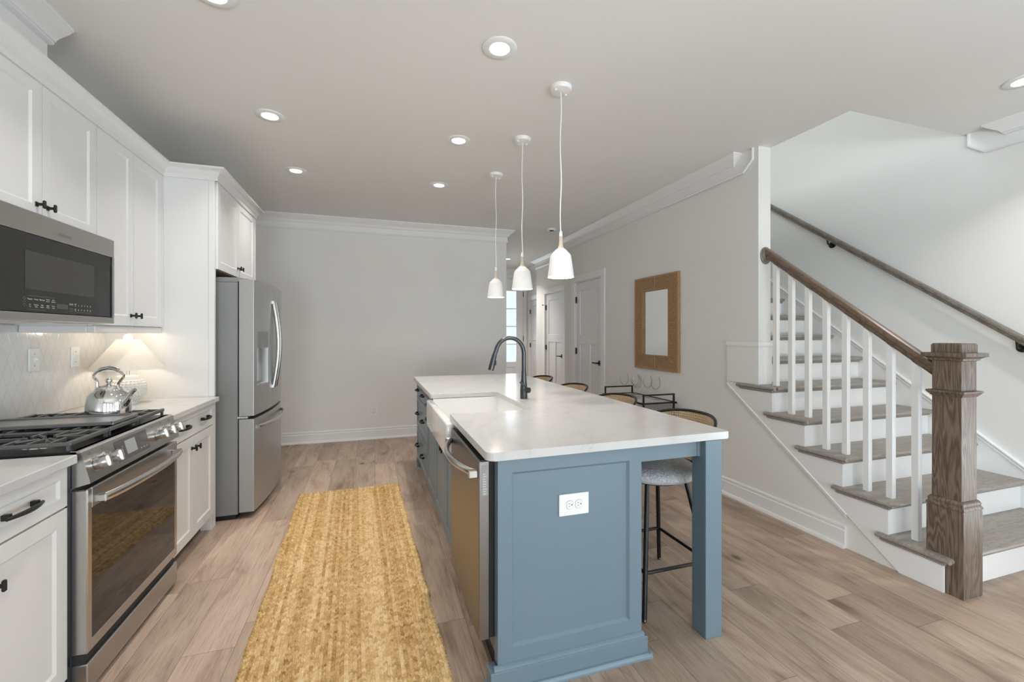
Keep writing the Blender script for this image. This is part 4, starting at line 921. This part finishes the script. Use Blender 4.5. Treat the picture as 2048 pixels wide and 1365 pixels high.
t = island_unit('narrow blue-grey island cabinet with one drawer between sink and drawer stack', 3.146, 3.620)
f = front(t, 'drawer', 3.150, 3.617, 0.726, 0.866, 0.04); obj('pull', pull(B(), KI, 3.40, 0.795, 0.10), 'black', f)
f = front(t, 'door', 3.150, 3.617, 0.112, 0.718); obj('pull', pull(B(), KI, 3.40, 0.682, 0.10), 'black', f)
t = island_unit('blue-grey island cabinet with two doors under the white sink', 2.226, 3.142, 0.640)
for a, b, ku in ((2.230, 2.682, 2.652), (2.686, 3.138, 2.716)):
    f = front(t, 'door', a, b, 0.112, 0.672); obj('knob', knob(B(), KI, ku, 0.628), 'black', f)
# ---- dishwasher
t = thing('dishwasher', 'stainless dishwasher with bowed handle at the near end of island', 'dishwasher', (0.7, 1.91, 0.1))
obj('body', box(B(), 0.452, 1.045, 1.614, 2.218, 0.105, 0.862), 'greyside', t)
dd = obj('door', box(B(), 0.386, 0.428, 1.612, 2.220, 0.166, 0.853, 0.003), 'dishsteel', t)
obj('gasket', box(B(), 0.4285, 0.4515, 1.616, 2.216, 0.17, 0.850), 'rubber', t)
obj('control_strip', box(B(), 0.392, 0.426, 1.616, 2.216, 0.8535, 0.8565), 'mwglass', dd)
n = 16; pts = [(0.384-0.062*math.sin(PI*k/n)**0.75, 1.635+0.56*k/n, 0.800) for k in range(n+1)]
bm = tube(B(), pts, 0.0155, 12, flat=0.75)
for y in (1.640, 2.190): box(bm, 0.352, 0.3865, y-0.012, y+0.012, 0.785, 0.815, 0.003)
obj('handle', bm, 'steelh', dd)
bm = B(); box(bm, 0.398, 0.422, 1.6110, 1.6119, 0.72, 0.835); st = obj('sticker', bm, 'display', dd)
bm = B()
for k in range(9): box(bm, 0.402, 0.402+0.016*(0.6+0.4*random.random()), 1.6100, 1.6109, 0.726+k*0.0095, 0.7285+k*0.0095)
obj('fine_print', bm, 'print', st)
obj('toe_panel', box(B(), 0.468, 0.486, 1.614, 2.218, 0.0, 0.104), 'black', t)
# ---- countertop with the sink cut-out and rounded near corner
bm = B()
def corner(cx, cy, r, a0, a1, n=6): return [(cx+r*math.cos(a0+(a1-a0)*k/n), cy+r*math.sin(a0+(a1-a0)*k/n)) for k in range(n+1)]
X0, X1, Y0, Y1, r = 0.398, 1.540, 1.530, 4.530, 0.03; rs = 0.045; SX, SY0, SY1 = 0.888, 2.345, 3.148
out = corner(X0+r, Y0+r, r, PI, 1.5*PI)+corner(X1-r, Y0+r, 0.012, 1.5*PI, 2*PI)+corner(X1-r, Y1-r, r, 0, 0.5*PI)+corner(X0+0.008, Y1-0.008, 0.008, 0.5*PI, PI)
out += [(X0, SY1+0.012), (X0+0.012, SY1)]+list(reversed(corner(SX-rs, SY1-rs, rs, 0, 0.5*PI)))+list(reversed(corner(SX-rs, SY0+rs, rs, 1.5*PI, 2*PI)))+[(X0+0.012, SY0), (X0, SY0-0.012)]
out = [(min(max(x, X0), X1), y) for x, y in out]
prism(bm, out, XYZ_z, 0.8725, 0.905)
es = [e for e in bm.edges if abs(e.verts[0].co.z-e.verts[1].co.z) < 1e-6 and len(e.link_faces) == 2]
bmesh.ops.bevel(bm, geom=es, offset=0.003, segments=2, profile=0.5, affect='EDGES')
tag(obj('island_countertop', bm, 'quartz', smooth=12), 'large white stone countertop on the blue-grey island', 'countertop')
# ---- farmhouse sink
t = thing('farmhouse_sink', 'white farmhouse sink with deep apron front set in the island', 'sink', (0.62, 2.72, 0.66))
bm = B(); ax0, ax1, sy0, sy1, sz0, sz1 = 0.366, 0.93, 2.262, 3.128, 0.688, 0.8715
box(bm, ax0, 0.415, sy0, sy1, sz0, sz1, 0.012, 3)
obj('apron_front', bm, 'ceramic', t)
bm = B(); i0, i1, j0, j1 = 0.4155, 0.895, 2.338, 3.09
box(bm, 0.4155, ax1, sy0, j0, sz0, sz1); box(bm, 0.4155, ax1, j1+0.055, sy1+0.012, sz0, sz1); box(bm, i1, ax1, j0, j1+0.055, sz0, sz1); box(bm, 0.4155, i1, j0, j1+0.055, sz0-0.012, sz0)
obj('basin', bm, 'ceramic', t)
obj('drain', lathe(B(), [(0, sz0+0.001), (0.042, sz0+0.001), (0.045, sz0+0.003), (0.045, sz0+0.0002), (0, sz0+0.0002)], (0.66, 2.74, 0), 28), 'steelh', t)
# ---- faucet
qx, qy, qz = 0.969, 2.752, 0.9055
t = thing('faucet', 'dark gooseneck pull-down faucet behind the white sink', 'faucet', (qx, qy, qz))
obj('base', lathe(B(), [(0, 0), (0.0245, 0), (0.0245, 0.06), (0.0225, 0.085), (0.0175, 0.14), (0.0142, 0.20), (0, 0.20)], (qx, qy, qz), 28), 'gun', t)
R = 0.098; pts = [(qx, qy, qz+0.19), (qx, qy, qz+0.25), (qx, qy, qz+0.303)]+[(qx-R+R*math.cos(a), qy-0.0, qz+0.303+1.08*R*math.sin(a)) for a in [PI*k/16 for k in range(1, 16)]]
e = Vector(pts[-1]); pts += [(e.x-0.012, qy, e.z-0.03)]
obj('spout', tube(B(), pts, 0.0140, 16), 'gun', t)
h0 = Vector((e.x-0.010, qy, e.z-0.024)); dr_ = Vector((-0.022, 0, -0.090))
sh = obj('spray_head', tube(B(), [h0, h0+dr_*0.35, h0+dr_, h0+dr_*1.15], [0.0150, 0.0168, 0.0195, 0.0190], 20), 'gun', t)
bm = B(); c = h0+dr_*0.6; box(bm, c.x+0.012, c.x+0.024, qy-0.007, qy+0.007, c.z-0.018, c.z+0.016, 0.003); obj('spray_button', bm, 'black', sh)
dy, dx_ = -0.86, 0.51
bm = cyl(B(), (qx+0.01*dx_, qy+0.01*dy, qz+0.060), (qx+0.047*dx_, qy+0.047*dy, qz+0.060), 0.0185, n=24)
hb = obj('handle_hub', bm, 'gun', t)
obj('handle_lever', tube(B(), [(qx+0.040*dx_, qy+0.040*dy, qz+0.066), (qx+0.040*dx_-0.030, qy+0.040*dy, qz+0.094), (qx+0.040*dx_-0.058, qy+0.040*dy, qz+0.116)], [0.0060, 0.0060, 0.0075], 12), 'gun', hb)
plate('wall_outlet', 'white horizontal double outlet on the blue-grey island end panel', 'outlet', lambda u, v, w: (u, IY0+0.0103-w, v), 0.764, 0.662, 0.130, 0.086, 'outlet_h')

# ================================================================== RUG
RX0, RX1, RY_0, RY_1 = -0.40, 0.40, -1.42, 1.42
nx_, ny_ = 290, 980
bm = B(); vv = []
rnd = random.Random(3)
wob = [rnd.uniform(-1, 1) for _ in range(60)]; wob2 = [rnd.uniform(-1, 1) for _ in range(60)]
def sm(arr, tt):
    i = int(tt) % 60; f = tt-int(tt); f = f*f*(3-2*f); return arr[i]*(1-f)+arr[(i+1) % 60]*f
hsh = {}
for j in range(ny_+1):
    row = []; y = RY_0+(RY_1-RY_0)*j/ny_
    for i in range(nx_+1):
        x = RX0+(RX1-RX0)*i/nx_; u = (x+5.0)/RW; ci = math.floor(u); fu = u-ci; v = (y+5.0)/RL+0.5*(ci % 2)+(fu-0.5)*(1.1*(ci % 2)-0.55); ri = math.floor(v); fv = v-ri
        k = (ci, ri)
        if k not in hsh: hsh[k] = rnd.uniform(0.6, 1.2)
        h = 0.0125*(math.sin(PI*fu)**0.85)*(math.sin(PI*fv)**0.8)*hsh[k]
        s = (x-RX0)/(RX1-RX0); xx = x+0.007*((1-s)*sm(wob, (y+5)*7)+s*sm(wob2, (y+5)*7))+0.0022*math.sin((y+5)*2*PI/RL)*(1 if s > 0.5 else -1)*(1 if s < 0.012 or s > 0.988 else 0)
        edge = min(i, nx_-i, j, ny_-j)
        row.append(bm.verts.new((xx, y+0.004*sm(wob, x*20+10)*(1 if j in (0, ny_) else 0), 0.003+h if edge > 0 else 0.0006)))
    vv.append(row)
for j in range(ny_):
    for i in range(nx_): bm.faces.new((vv[j][i], vv[j][i+1], vv[j+1][i+1], vv[j+1][i]))
rg = obj('rug', bm, 'rug', smooth=180, weld=False)
rg.location = (-0.1325, 2.56, 0); rg.rotation_euler = (0, 0, math.radians(2.0))
tag(rg, 'honey-coloured woven jute runner rug on the plank floor', 'rug')

# ================================================================== STOOLS
def make_stool():
    c = Vector((0, 0, 0))
    t = thing('counter_stool', 'first', 'bar stool', (0, 0, 0), 'cane-back counter stools')
    pr = [(0, 0.600), (0.13, 0.600), (0.188, 0.604), (0.216, 0.615), (0.227, 0.632), (0.222, 0.650), (0.204, 0.664), (0.165, 0.675), (0.09, 0.681), (0, 0.682)]
    obj('seat', lathe(B(), pr, (-0.005, 0, 0), 44), 'fabric', t, smooth=180)
    bm = B(); cyl(bm, (0, 0, 0.590), (0, 0, 0.600), 0.16, n=28); obj('seat_plate', bm, 'black', t)
    for sx, sy in ((-1, -1), (1, -1), (-1, 1), (1, 1)):
        lg = obj('leg', tube(B(), [(sx*0.115, sy*0.115, 0.592), (sx*0.209, sy*0.228, 0.016)], 0.0115, 12), 'black', t)
        obj('foot_glide', lathe(B(), [(0, 0.0), (0.008, 0.001), (0.0115, 0.007), (0.010, 0.014), (0.006, 0.019), (0, 0.019)], (sx*0.210, sy*0.229, 0), 14), 'gun', lg)
    z = 0.205; f = (0.592-z)/(0.592-0.016); lx, ly = 0.115+(0.209-0.115)*f+0.004, 0.115+(0.228-0.115)*f+0.004; cr = 0.025; ring = []
    for cx, cy, a0 in ((lx-cr, ly-cr, 0), (-lx+cr, ly-cr, PI/2), (-lx+cr, -ly+cr, PI), (lx-cr, -ly+cr, 1.5*PI)):
        ring += [(cx+cr*math.cos(a0+k*PI/8), cy+cr*math.sin(a0+k*PI/8), z) for k in range(5)]
    obj('footrest', tube(B(), ring, 0.0085, 10, closed=True), 'black', t)
    # curved cane back
    Rr, cx = 0.290, 0.020; n, mz = 36, 8; A = math.radians(82)
    def zt(s): return 0.705+0.203*(1-abs(s)**2.7)**(1/2.2)
    def zb(s): return 0.705-0.085*(1-abs(s)**2.6)**(1/2.2)
    bm = B(); uvl = bm.loops.layers.uv.new('UVMap'); grid = {}
    for w in (0, 1):
        for i in range(n+1):
            s = -1+2*i/n; a = s*A; rr = Rr-0.006*w
            for j in range(mz+1):
                zz = zb(s)+(zt(s)-zb(s))*j/mz; grid[w, i, j] = bm.verts.new((cx+rr*math.cos(a), rr*math.sin(a), zz))
    for w in (0, 1):
        for i in range(n):
            for j in range(mz):
                q = [(i, j), (i+1, j), (i+1, j+1), (i, j+1)]
                try: fce = bm.faces.new([grid[w, a_, b_] for a_, b_ in q])
                except ValueError: continue
                for lp, (a_, b_) in zip(fce.loops, q):
                    vco = grid[w, a_, b_].co; lp[uvl].uv = ((-1+2*a_/n)*A*Rr+1.0, vco.z)
    obj('backrest', bm, 'cane', t, weld=False, smooth=180)
    top = [(-1+2*i/40) for i in range(41)]
    pts = [(cx+Rr*math.cos(s*A)-0.002, (Rr-0.002)*math.sin(s*A), zt(s)) for s in top]+[(cx+Rr*math.cos(s*A)-0.002, (Rr-0.002)*math.sin(s*A), zb(s)) for s in reversed(top[1:-1])]
    obj('back_frame', tube(B(), pts, 0.0078, 10, closed=True), 'black', t)
    bm = B()
    for sy in (-1, 1): tube(bm, [(0.12, sy*0.10, 0.595), (0.235, sy*0.12, 0.600), (cx+Rr*math.cos(0.42), sy*Rr*math.sin(0.42), 0.640), (cx+Rr*math.cos(0.42)+0.003, sy*Rr*math.sin(0.42), 0.68)], 0.009, 10)
    obj('back_support', bm, 'black', t); return t
st0 = make_stool()
st0.location = (1.412, 1.957, 0); st0['label'] = 'cane-back stool nearest the camera, grey cushion seen behind the island leg'
for y, lb in ((2.655, 'cane-back stool before the glasses cart, second from the island leg'), (3.345, 'cane-back stool before the near door, only its back top showing'), (4.08, 'cane-back stool farthest along the island, smallest strip of back showing')):
    dup(st0, (1.412, y, 0), lb)

# ================================================================== BAR CART, GLASSES, MIRROR
cx0, cx1, cy0, cy1 = 2.415, 2.752, 3.485, 4.185
t = thing('bar_cart', 'black metal bar cart against the wall under the mirror', 'bar cart', (2.58, 3.83, 0))
for x in (cx0, cx1):
    for y in (cy0, cy1):
        obj('post', box(B(), x-0.007, x+0.007, y-0.007, y+0.007, 0.045, 0.770), 'cartblack', t)
        w_ = obj('caster', lathe(B(), [(0, -0.008), (0.020, -0.008), (0.022, -0.005), (0.022, 0.005), (0.020, 0.008), (0, 0.008)], (0, 0, 0), 18), 'rubber', t)
        w_.rotation_euler = (0, PI/2, 0); w_.location = (x-2.58, y-3.83, 0.0235)
bm = B()
for y in (cy0, cy1): box(bm, cx0+0.007, cx1-0.007, y-0.007, y+0.007, 0.756, 0.770)
obj('end_rail', bm, 'cartblack', t)
for nm, z, mm in (('top_tray', 0.684, 'tray'), ('lower_tray', 0.20, 'shelf')):
    bm = B()
    for x in (cx0-0.016, cx1+0.006): box(bm, x, x+0.010, cy0-0.028, cy1+0.028, z-0.008, z+0.008)
    for y in (cy0-0.005, cy1-0.005): box(bm, cx0-0.006, cx1+0.006, y, y+0.010, z-0.008, z+0.008)
    fr = obj(nm, bm, 'cartblack', t)
    obj('tray_sheet', box(B(), cx0-0.006, cx1+0.006, cy0+0.005, cy1-0.005, z-0.004, z+0.002), mm, fr)
gl = None
def wine_glass():
    o_ = [(0, 0.0), (0.036, 0.0), (0.037, 0.0015), (0.020, 0.004), (0.006, 0.010), (0.0038, 0.03), (0.0036, 0.085), (0.006, 0.094), (0.024, 0.105), (0.041, 0.128), (0.0475, 0.152), (0.046, 0.18), (0.040, 0.205), (0.035, 0.222)]
    i_ = [(0.0338, 0.2222), (0.0388, 0.205), (0.0448, 0.18), (0.0463, 0.152), (0.0398, 0.129), (0.023, 0.107), (0.006, 0.0975), (0, 0.097)]
    return obj('wine_glass', lathe(B(), o_+i_, (0, 0, 0), 36), 'glass', smooth=60)
g0 = wine_glass()
GL = [((2.612, 4.120), 'wine glass nearest the door, at the far end of the cart'), ((2.700, 4.055), 'wine glass second from the door, just behind the first'),
      ((2.580, 3.830), 'wine glass in front of the crowd, middle of the cart'), ((2.702, 3.830), 'wine glass against the wall behind the middle one'),
      ((2.690, 3.680), 'wine glass standing alone at the mirror end of the cart'), ((2.640, 3.945), 'wine glass between the second and middle glasses, partly hidden by both')]
for k, ((x, y), lb) in enumerate(GL):
    o = g0 if k == 0 else g0.copy()
    if k: COL.objects.link(o)
    o.location = (x, y, 0.6865); tag(o, lb, 'wine glass', 'wine glasses on the bar cart')

my0, my1, mz0, mz1 = 3.471, 4.195, 0.970, 1.945
t = thing('wall_mirror', 'upright mirror with broad woven rattan frame on the grey wall', 'mirror', (XR, 3.83, 1.455))
fw = 0.150; xo, xi = 2.788, XR-0.0008
bm = B(); uvl = bm.loops.layers.uv.new('UVMap')
def mquad(pts, uvs):
    f = bm.faces.new([bm.verts.new(p) for p in pts])
    for lp, q in zip(f.loops, uvs): lp[uvl].uv = q
e = 0.022
a0, a1, b0, b1 = my0+e, my1-e, mz0+e, mz1-e; c0, c1, d0, d1 = my0+fw-0.012, my1-fw+0.012, mz0+fw-0.012, mz1-fw+0.012
X = xo+0.002
for q in ([(a0, b0), (a1, b0), (c1, d0), (c0, d0)], [(a0, b1), (a1, b1), (c1, d1), (c0, d1)], [(a0, b0), (a0, b1), (c0, d1), (c0, d0)], [(a1, b0), (a1, b1), (c1, d1), (c1, d0)]):
    mquad([(X, y, z) for y, z in q], [(y, z) for y, z in q])
obj('cane_panel', bm, 'framecane', t, weld=False)
bm = B()
box(bm, xo, xi, my0, my0+e, mz0, mz1, 0.002); box(bm, xo, xi, my1-e, my1, mz0, mz1, 0.002); box(bm, xo, xi, my0+e, my1-e, mz0, mz0+e, 0.002); box(bm, xo, xi, my0+e, my1-e, mz1-e, mz1, 0.002)
g0_, g1_, h0_, h1_ = my0+fw, my1-fw, mz0+fw, mz1-fw
box(bm, xo-0.001, xi, c0, g0_, d0, d1, 0.001); box(bm, xo-0.001, xi, g1_, c1, d0, d1, 0.001); box(bm, xo-0.001, xi, g0_, g1_, d0, h0_, 0.001); box(bm, xo-0.001, xi, g0_, g1_, h1_, d1, 0.001)
for p, q in (((a0, b0), (c0, d0)), ((a1, b0), (c1, d0)), ((a0, b1), (c0, d1)), ((a1, b1), (c1, d1))): tube(bm, [(X-0.001, *p), (X-0.001, *q)], 0.004, 6)
ym, zm = (my0+my1)/2, (mz0+mz1)/2
for p, q in (((ym, b0), (ym, d0)), ((ym, b1), (ym, d1)), ((a0, zm), (c0, zm)), ((a1, zm), (c1, zm))): tube(bm, [(X-0.001, *p), (X-0.001, *q)], 0.004, 6)
obj('frame', bm, 'rattanwood', t)
obj('backing', box(B(), X+0.002, X+0.006, my0+e, my1-e, mz0+e, mz1-e), 'rattanwood', t) if False else None
obj('mirror_glass', box(B(), XR-0.012, XR-0.008, c0, c1, d0, d1), 'mirror', t)

# ================================================================== STAIRS
RISE, RUN, NY = 0.19, 0.252, 1.410; NS = 14
def ny(i): return NY+RUN*(i-1)            # nosing line of step i
def ry(i): return ny(i)+0.040             # riser face
t = thing('staircase', 'staircase with grey-brown treads and white risers rising along the wall', 'staircase', (3.45, 3.0, 0))
def nosing(y, z, back):   # rounded front, section in (y, z)
    r = 0.014
    return [(y+r+r*math.cos(PI/2+k*PI/6), z-r+r*math.sin(PI/2+k*PI/6)) for k in range(7)]+[(back, z-2*r), (back, z)]
TX1 = 4.088
for i in range(1, NS+1):
    z = RISE*i; y0 = ny(i); back = ry(i+1)+0.012; bm = B()
    if i < 5:
        prism(bm, nosing(y0, z, back), XYZ_x, 2.806, TX1)
        prism(bm, [(2.806, z), (2.792, z), (2.782, z-0.006), (2.779, z-0.014), (2.782, z-0.022), (2.792, z-0.028), (2.806, z-0.028)], XYZ_y, y0+0.004, y0+0.345)
        prism(bm, [(2.805, z-0.028), (2.790, z-0.028), (2.791, z-0.036), (2.799, z-0.044), (2.805, z-0.046)], XYZ_y, y0+0.028, y0+0.325)
    elif i == 5:
        prism(bm, nosing(y0, z, 2.574), XYZ_x, 2.822, TX1); box(bm, 2.945, TX1, 2.574, back, z-0.028, z)
        prism(bm, [(2.805, z), (2.792, z), (2.782, z-0.006), (2.779, z-0.014), (2.782, z-0.022), (2.792, z-0.028), (2.805, z-0.028)], XYZ_y, y0+0.004, y0+0.350)
        box(bm, 2.805, 2.8065, y0+0.004, 2.570, z-0.028, z)
        prism(bm, [(2.804, z-0.028), (2.790, z-0.028), (2.791, z-0.036), (2.799, z-0.044), (2.804, z-0.046)], XYZ_y, y0+0.028, y0+0.325)
    else: prism(bm, nosing(y0, z, back), XYZ_x, 2.945, TX1)
    xl = 2.808 if i <= 5 else 2.945
    prism(bm, [(ry(i)-0.001, z-0.028), (ry(i)-0.016, z-0.028), (ry(i)-0.013, z-0.038), (ry(i)-0.004, z-0.046), (ry(i)-0.001, z-0.047)], XYZ_x, xl, TX1)
    obj('tread', bm, 'tread', t)
for i in range(1, NS+1):
    xl = 2.822 if i <= 5 else 2.945
    obj('riser', box(B(), xl, TX1, ry(i), ry(i)+0.012, RISE*(i-1)+(0.0 if i > 1 else 0.001), RISE*i-0.0285), 'trim', t)
poly = [(ry(1)-0.001, 0.001)]
for i in range(1, 5): poly += [(ry(i)-0.001, RISE*i-0.029), (ry(i+1)-0.001, RISE*i-0.029)]
poly += [(ry(5)-0.001, RISE*5-0.001), (2.885, RISE*5-0.001), (2.885, 0.93), (1.647, 0.001)]
st = obj('stringer', prism(B(), poly, XYZ_x, 2.807, 2.8195), 'trim', t)
bm = B()
for dz, rr in ((0.0, 0.007), (-0.017, 0.004)): tube(bm, [(2.808, 2.885, 0.930+dz), (2.808, 1.93, 0.930+dz-(2.885-1.93)*0.7504)], rr, 8)
obj('stringer_bead', bm, 'trim', st)
bm = B(); prism(bm, [(2.807, 2.885), (2.807, 2.5755), (2.940, 2.5755), (2.940, 2.5875), (2.8195, 2.5875), (2.8195, 2.885)], XYZ_z, RISE*5+0.001, 1.262)
sweep(bm, [(2.807, 2.890), (2.807, 2.5755), (2.942, 2.5755)], [(0, 1.240), (0.006, 1.240), (0.010, 1.247), (0.010, 1.256), (0.006, 1.264), (0.004, 1.278), (0, 1.280)], -1)
obj('landing_skirt', bm, 'trim', t)
sl = 0.760
def skz(y): return 0.677+sl*(y-1.959)
ya, yb = 1.262, 5.0
bm = prism(B(), [(ya, 0.001), (ya, skz(ya)), (yb, skz(yb)), (yb, skz(yb)-0.42), (ya+0.6, 0.001)], XYZ_x, 4.0895, 4.1085)
sk = obj('wall_skirt', bm, 'trim', t)
bm = B()
for dz, rr in ((-0.008, 0.009), (-0.034, 0.005)): tube(bm, [(4.088, ya, skz(ya)+dz), (4.088, yb, skz(yb)+dz)], rr, 8)
obj('skirt_bead', bm, 'trim', sk)
# ---- open railing: newel, balusters, handrail
NXc, NYc = 2.899, 1.4525
t = thing('stair_railing', 'brown oak stair rail on white square balusters with heavy newel post', 'stair railing', (NXc, NYc, 0))
bm = B()
def sq(h, z0, z1, bev=0.0): box(bm, NXc-h, NXc+h, NYc-h, NYc+h, z0, z1, bev)
def sqp(prof):
    rings = [[bm.verts.new((NXc+sx*h, NYc+sy*h, z)) for sx, sy in ((-1, -1), (1, -1), (1, 1), (-1, 1))] for h, z in prof]
    for a, b in zip(rings[:-1], rings[1:]):
        for k in range(4): bm.faces.new([a[k], a[(k+1) % 4], b[(k+1) % 4], b[k]])
    bm.faces.new(rings[0]); bm.faces.new(list(reversed(rings[-1])))
sqp([(0.077, 0.0), (0.077, 0.432), (0.074, 0.440), (0.0795, 0.442), (0.0795, 0.450), (0.072, 0.462), (0.074, 0.464), (0.074, 0.474), (0.066, 0.486), (0.0615, 0.488), (0.0605, 1.205)])
np_ = obj('newel_post', bm, 'newel', t)
bm = B(); sqp([(0.062, 1.016), (0.066, 1.020), (0.078, 1.036), (0.080, 1.038), (0.080, 1.046), (0.062, 1.050)]); obj('collar', bm, 'newel', np_)
bm = B(); sqp([(0.061, 1.200), (0.070, 1.204), (0.072, 1.212), (0.084, 1.220), (0.0935, 1.224), (0.0935, 1.243), (0.064, 1.244), (0.064, 1.284), (0.058, 1.292)]); obj('cap', bm, 'newel', np_)
for x in (NXc-0.022, NXc+0.030):
    for z in (0.085, 0.185): obj('plug', lathe(B(), [(0, 0.006), (0.005, 0.005), (0.0075, 0.0)], (0, 0, 0), 12), 'slot', np_).matrix_local = Matrix.Translation((x-NXc, NYc-0.0772-NYc, z))@Matrix.Rotation(PI/2, 4, 'X')
ra, rb = (1.515, 1.148), (2.566, 1.962)          # rail centre line (y, z)
rs_ = (rb[1]-ra[1])/(rb[0]-ra[0])
def railz(y): return ra[1]+rs_*(y-ra[0])
RPROF0 = [(-0.016, -0.036), (0.016, -0.036), (0.020, -0.030), (0.020, -0.012), (0.029, -0.004), (0.031, 0.010), (0.026, 0.024), (0.012, 0.031), (-0.012, 0.031), (-0.026, 0.024), (-0.031, 0.010), (-0.029, -0.004), (-0.020, -0.012), (-0.020, -0.030)]
def rail(bm, X, a, b, k_=0.92):
    RPROF = [(p*k_, q*k_) for p, q in RPROF0]
    A = [bm.verts.new((X+p, a[0], a[1]+q/math.cos(math.atan(rs_)))) for p, q in RPROF]; Bq = [bm.verts.new((X+p, b[0], b[1]+q/math.cos(math.atan(rs_)))) for p, q in RPROF]; n = len(RPROF0)
    for k in range(n): bm.faces.new([A[k], A[(k+1) % n], Bq[(k+1) % n], Bq[k]])
    bm.faces.new(A); bm.faces.new(list(reversed(Bq))); return bm
hr = obj('handrail', rail(B(), 2.888, ra, rb), 'rail', t)
bm = B(); n = 28
pr = [(0.0, 0.0), (0.060, 0.0), (0.060, 0.008), (0.052, 0.012), (0.050, 0.017), (0.038, 0.021), (0.0, 0.021)]
rings = []
for r_, h in pr:
    if r_ == 0: rings.append([bm.verts.new((2.886, 2.5872-h, 1.945))])
    else: rings.append([bm.verts.new((2.886+0.84*r_*math.cos(2*PI*k/n), 2.5872-h, 1.945+1.10*r_*math.sin(2*PI*k/n))) for k in range(n)])
for a, b in zip(rings[:-1], rings[1:]):
    for k in range(n):
        q = [a[k % len(a)], a[(k+1) % len(a)], b[(k+1) % len(b)], b[k % len(b)]]; q2 = []
        for v in q:
            if v not in q2: q2.append(v)
        if len(q2) > 2: bm.faces.new(q2)
obj('rosette', bm, 'greyrail', t)
steps = [(1, 1.610), (2, 1.736), (2, 1.862), (3, 1.988), (3, 2.114), (4, 2.240), (4, 2.366), (5, 2.492)]
for i, y in steps:
    z1 = railz(y)-0.036/math.cos(math.atan(rs_)); w = 0.0160
    bm = B(); vs = []
    for yy in (y-w, y+w):
        for xx in (2.888-w, 2.888+w):
            vs.append((bm.verts.new((xx, yy, RISE*i+0.0005)), bm.verts.new((xx, yy, z1+rs_*(yy-y)))))
    a, b, c, d = vs
    for p, q in ((a, b), (b, d), (d, c), (c, a)): bm.faces.new([p[0], q[0], q[1], p[1]])
    bm.faces.new([a[0], b[0], d[0], c[0]]); bm.faces.new([a[1], b[1], d[1], c[1]])
    obj('baluster', bm, 'trim', t)
# ---- rail on the wall
wa, wb = (1.15, 0.915), (4.6, 3.475); WX = 4.040
t = thing('wall_handrail', 'grey-brown wooden handrail fixed along the stair wall', 'handrail', (WX, 2.6, 1.99))
sv, rs_ = rs_, (wb[1]-wa[1])/(wb[0]-wa[0])
obj('rail', rail(B(), WX, wa, wb, 0.74), 'greyrail', t)
for y in (1.70, 2.95, 4.10):
    zc = wa[1]+rs_*(y-wa[0]); bm = B()
    cyl(bm, (XS-0.0008, y, zc-0.075), (XS-0.010, y, zc-0.075), 0.030, n=24); tube(bm, [(XS-0.008, y, zc-0.075), (XS-0.040, y, zc-0.077), (XS-0.062, y, zc-0.066), (WX, y, zc-0.030)], 0.0075, 10)
    obj('bracket', bm, 'black', t)
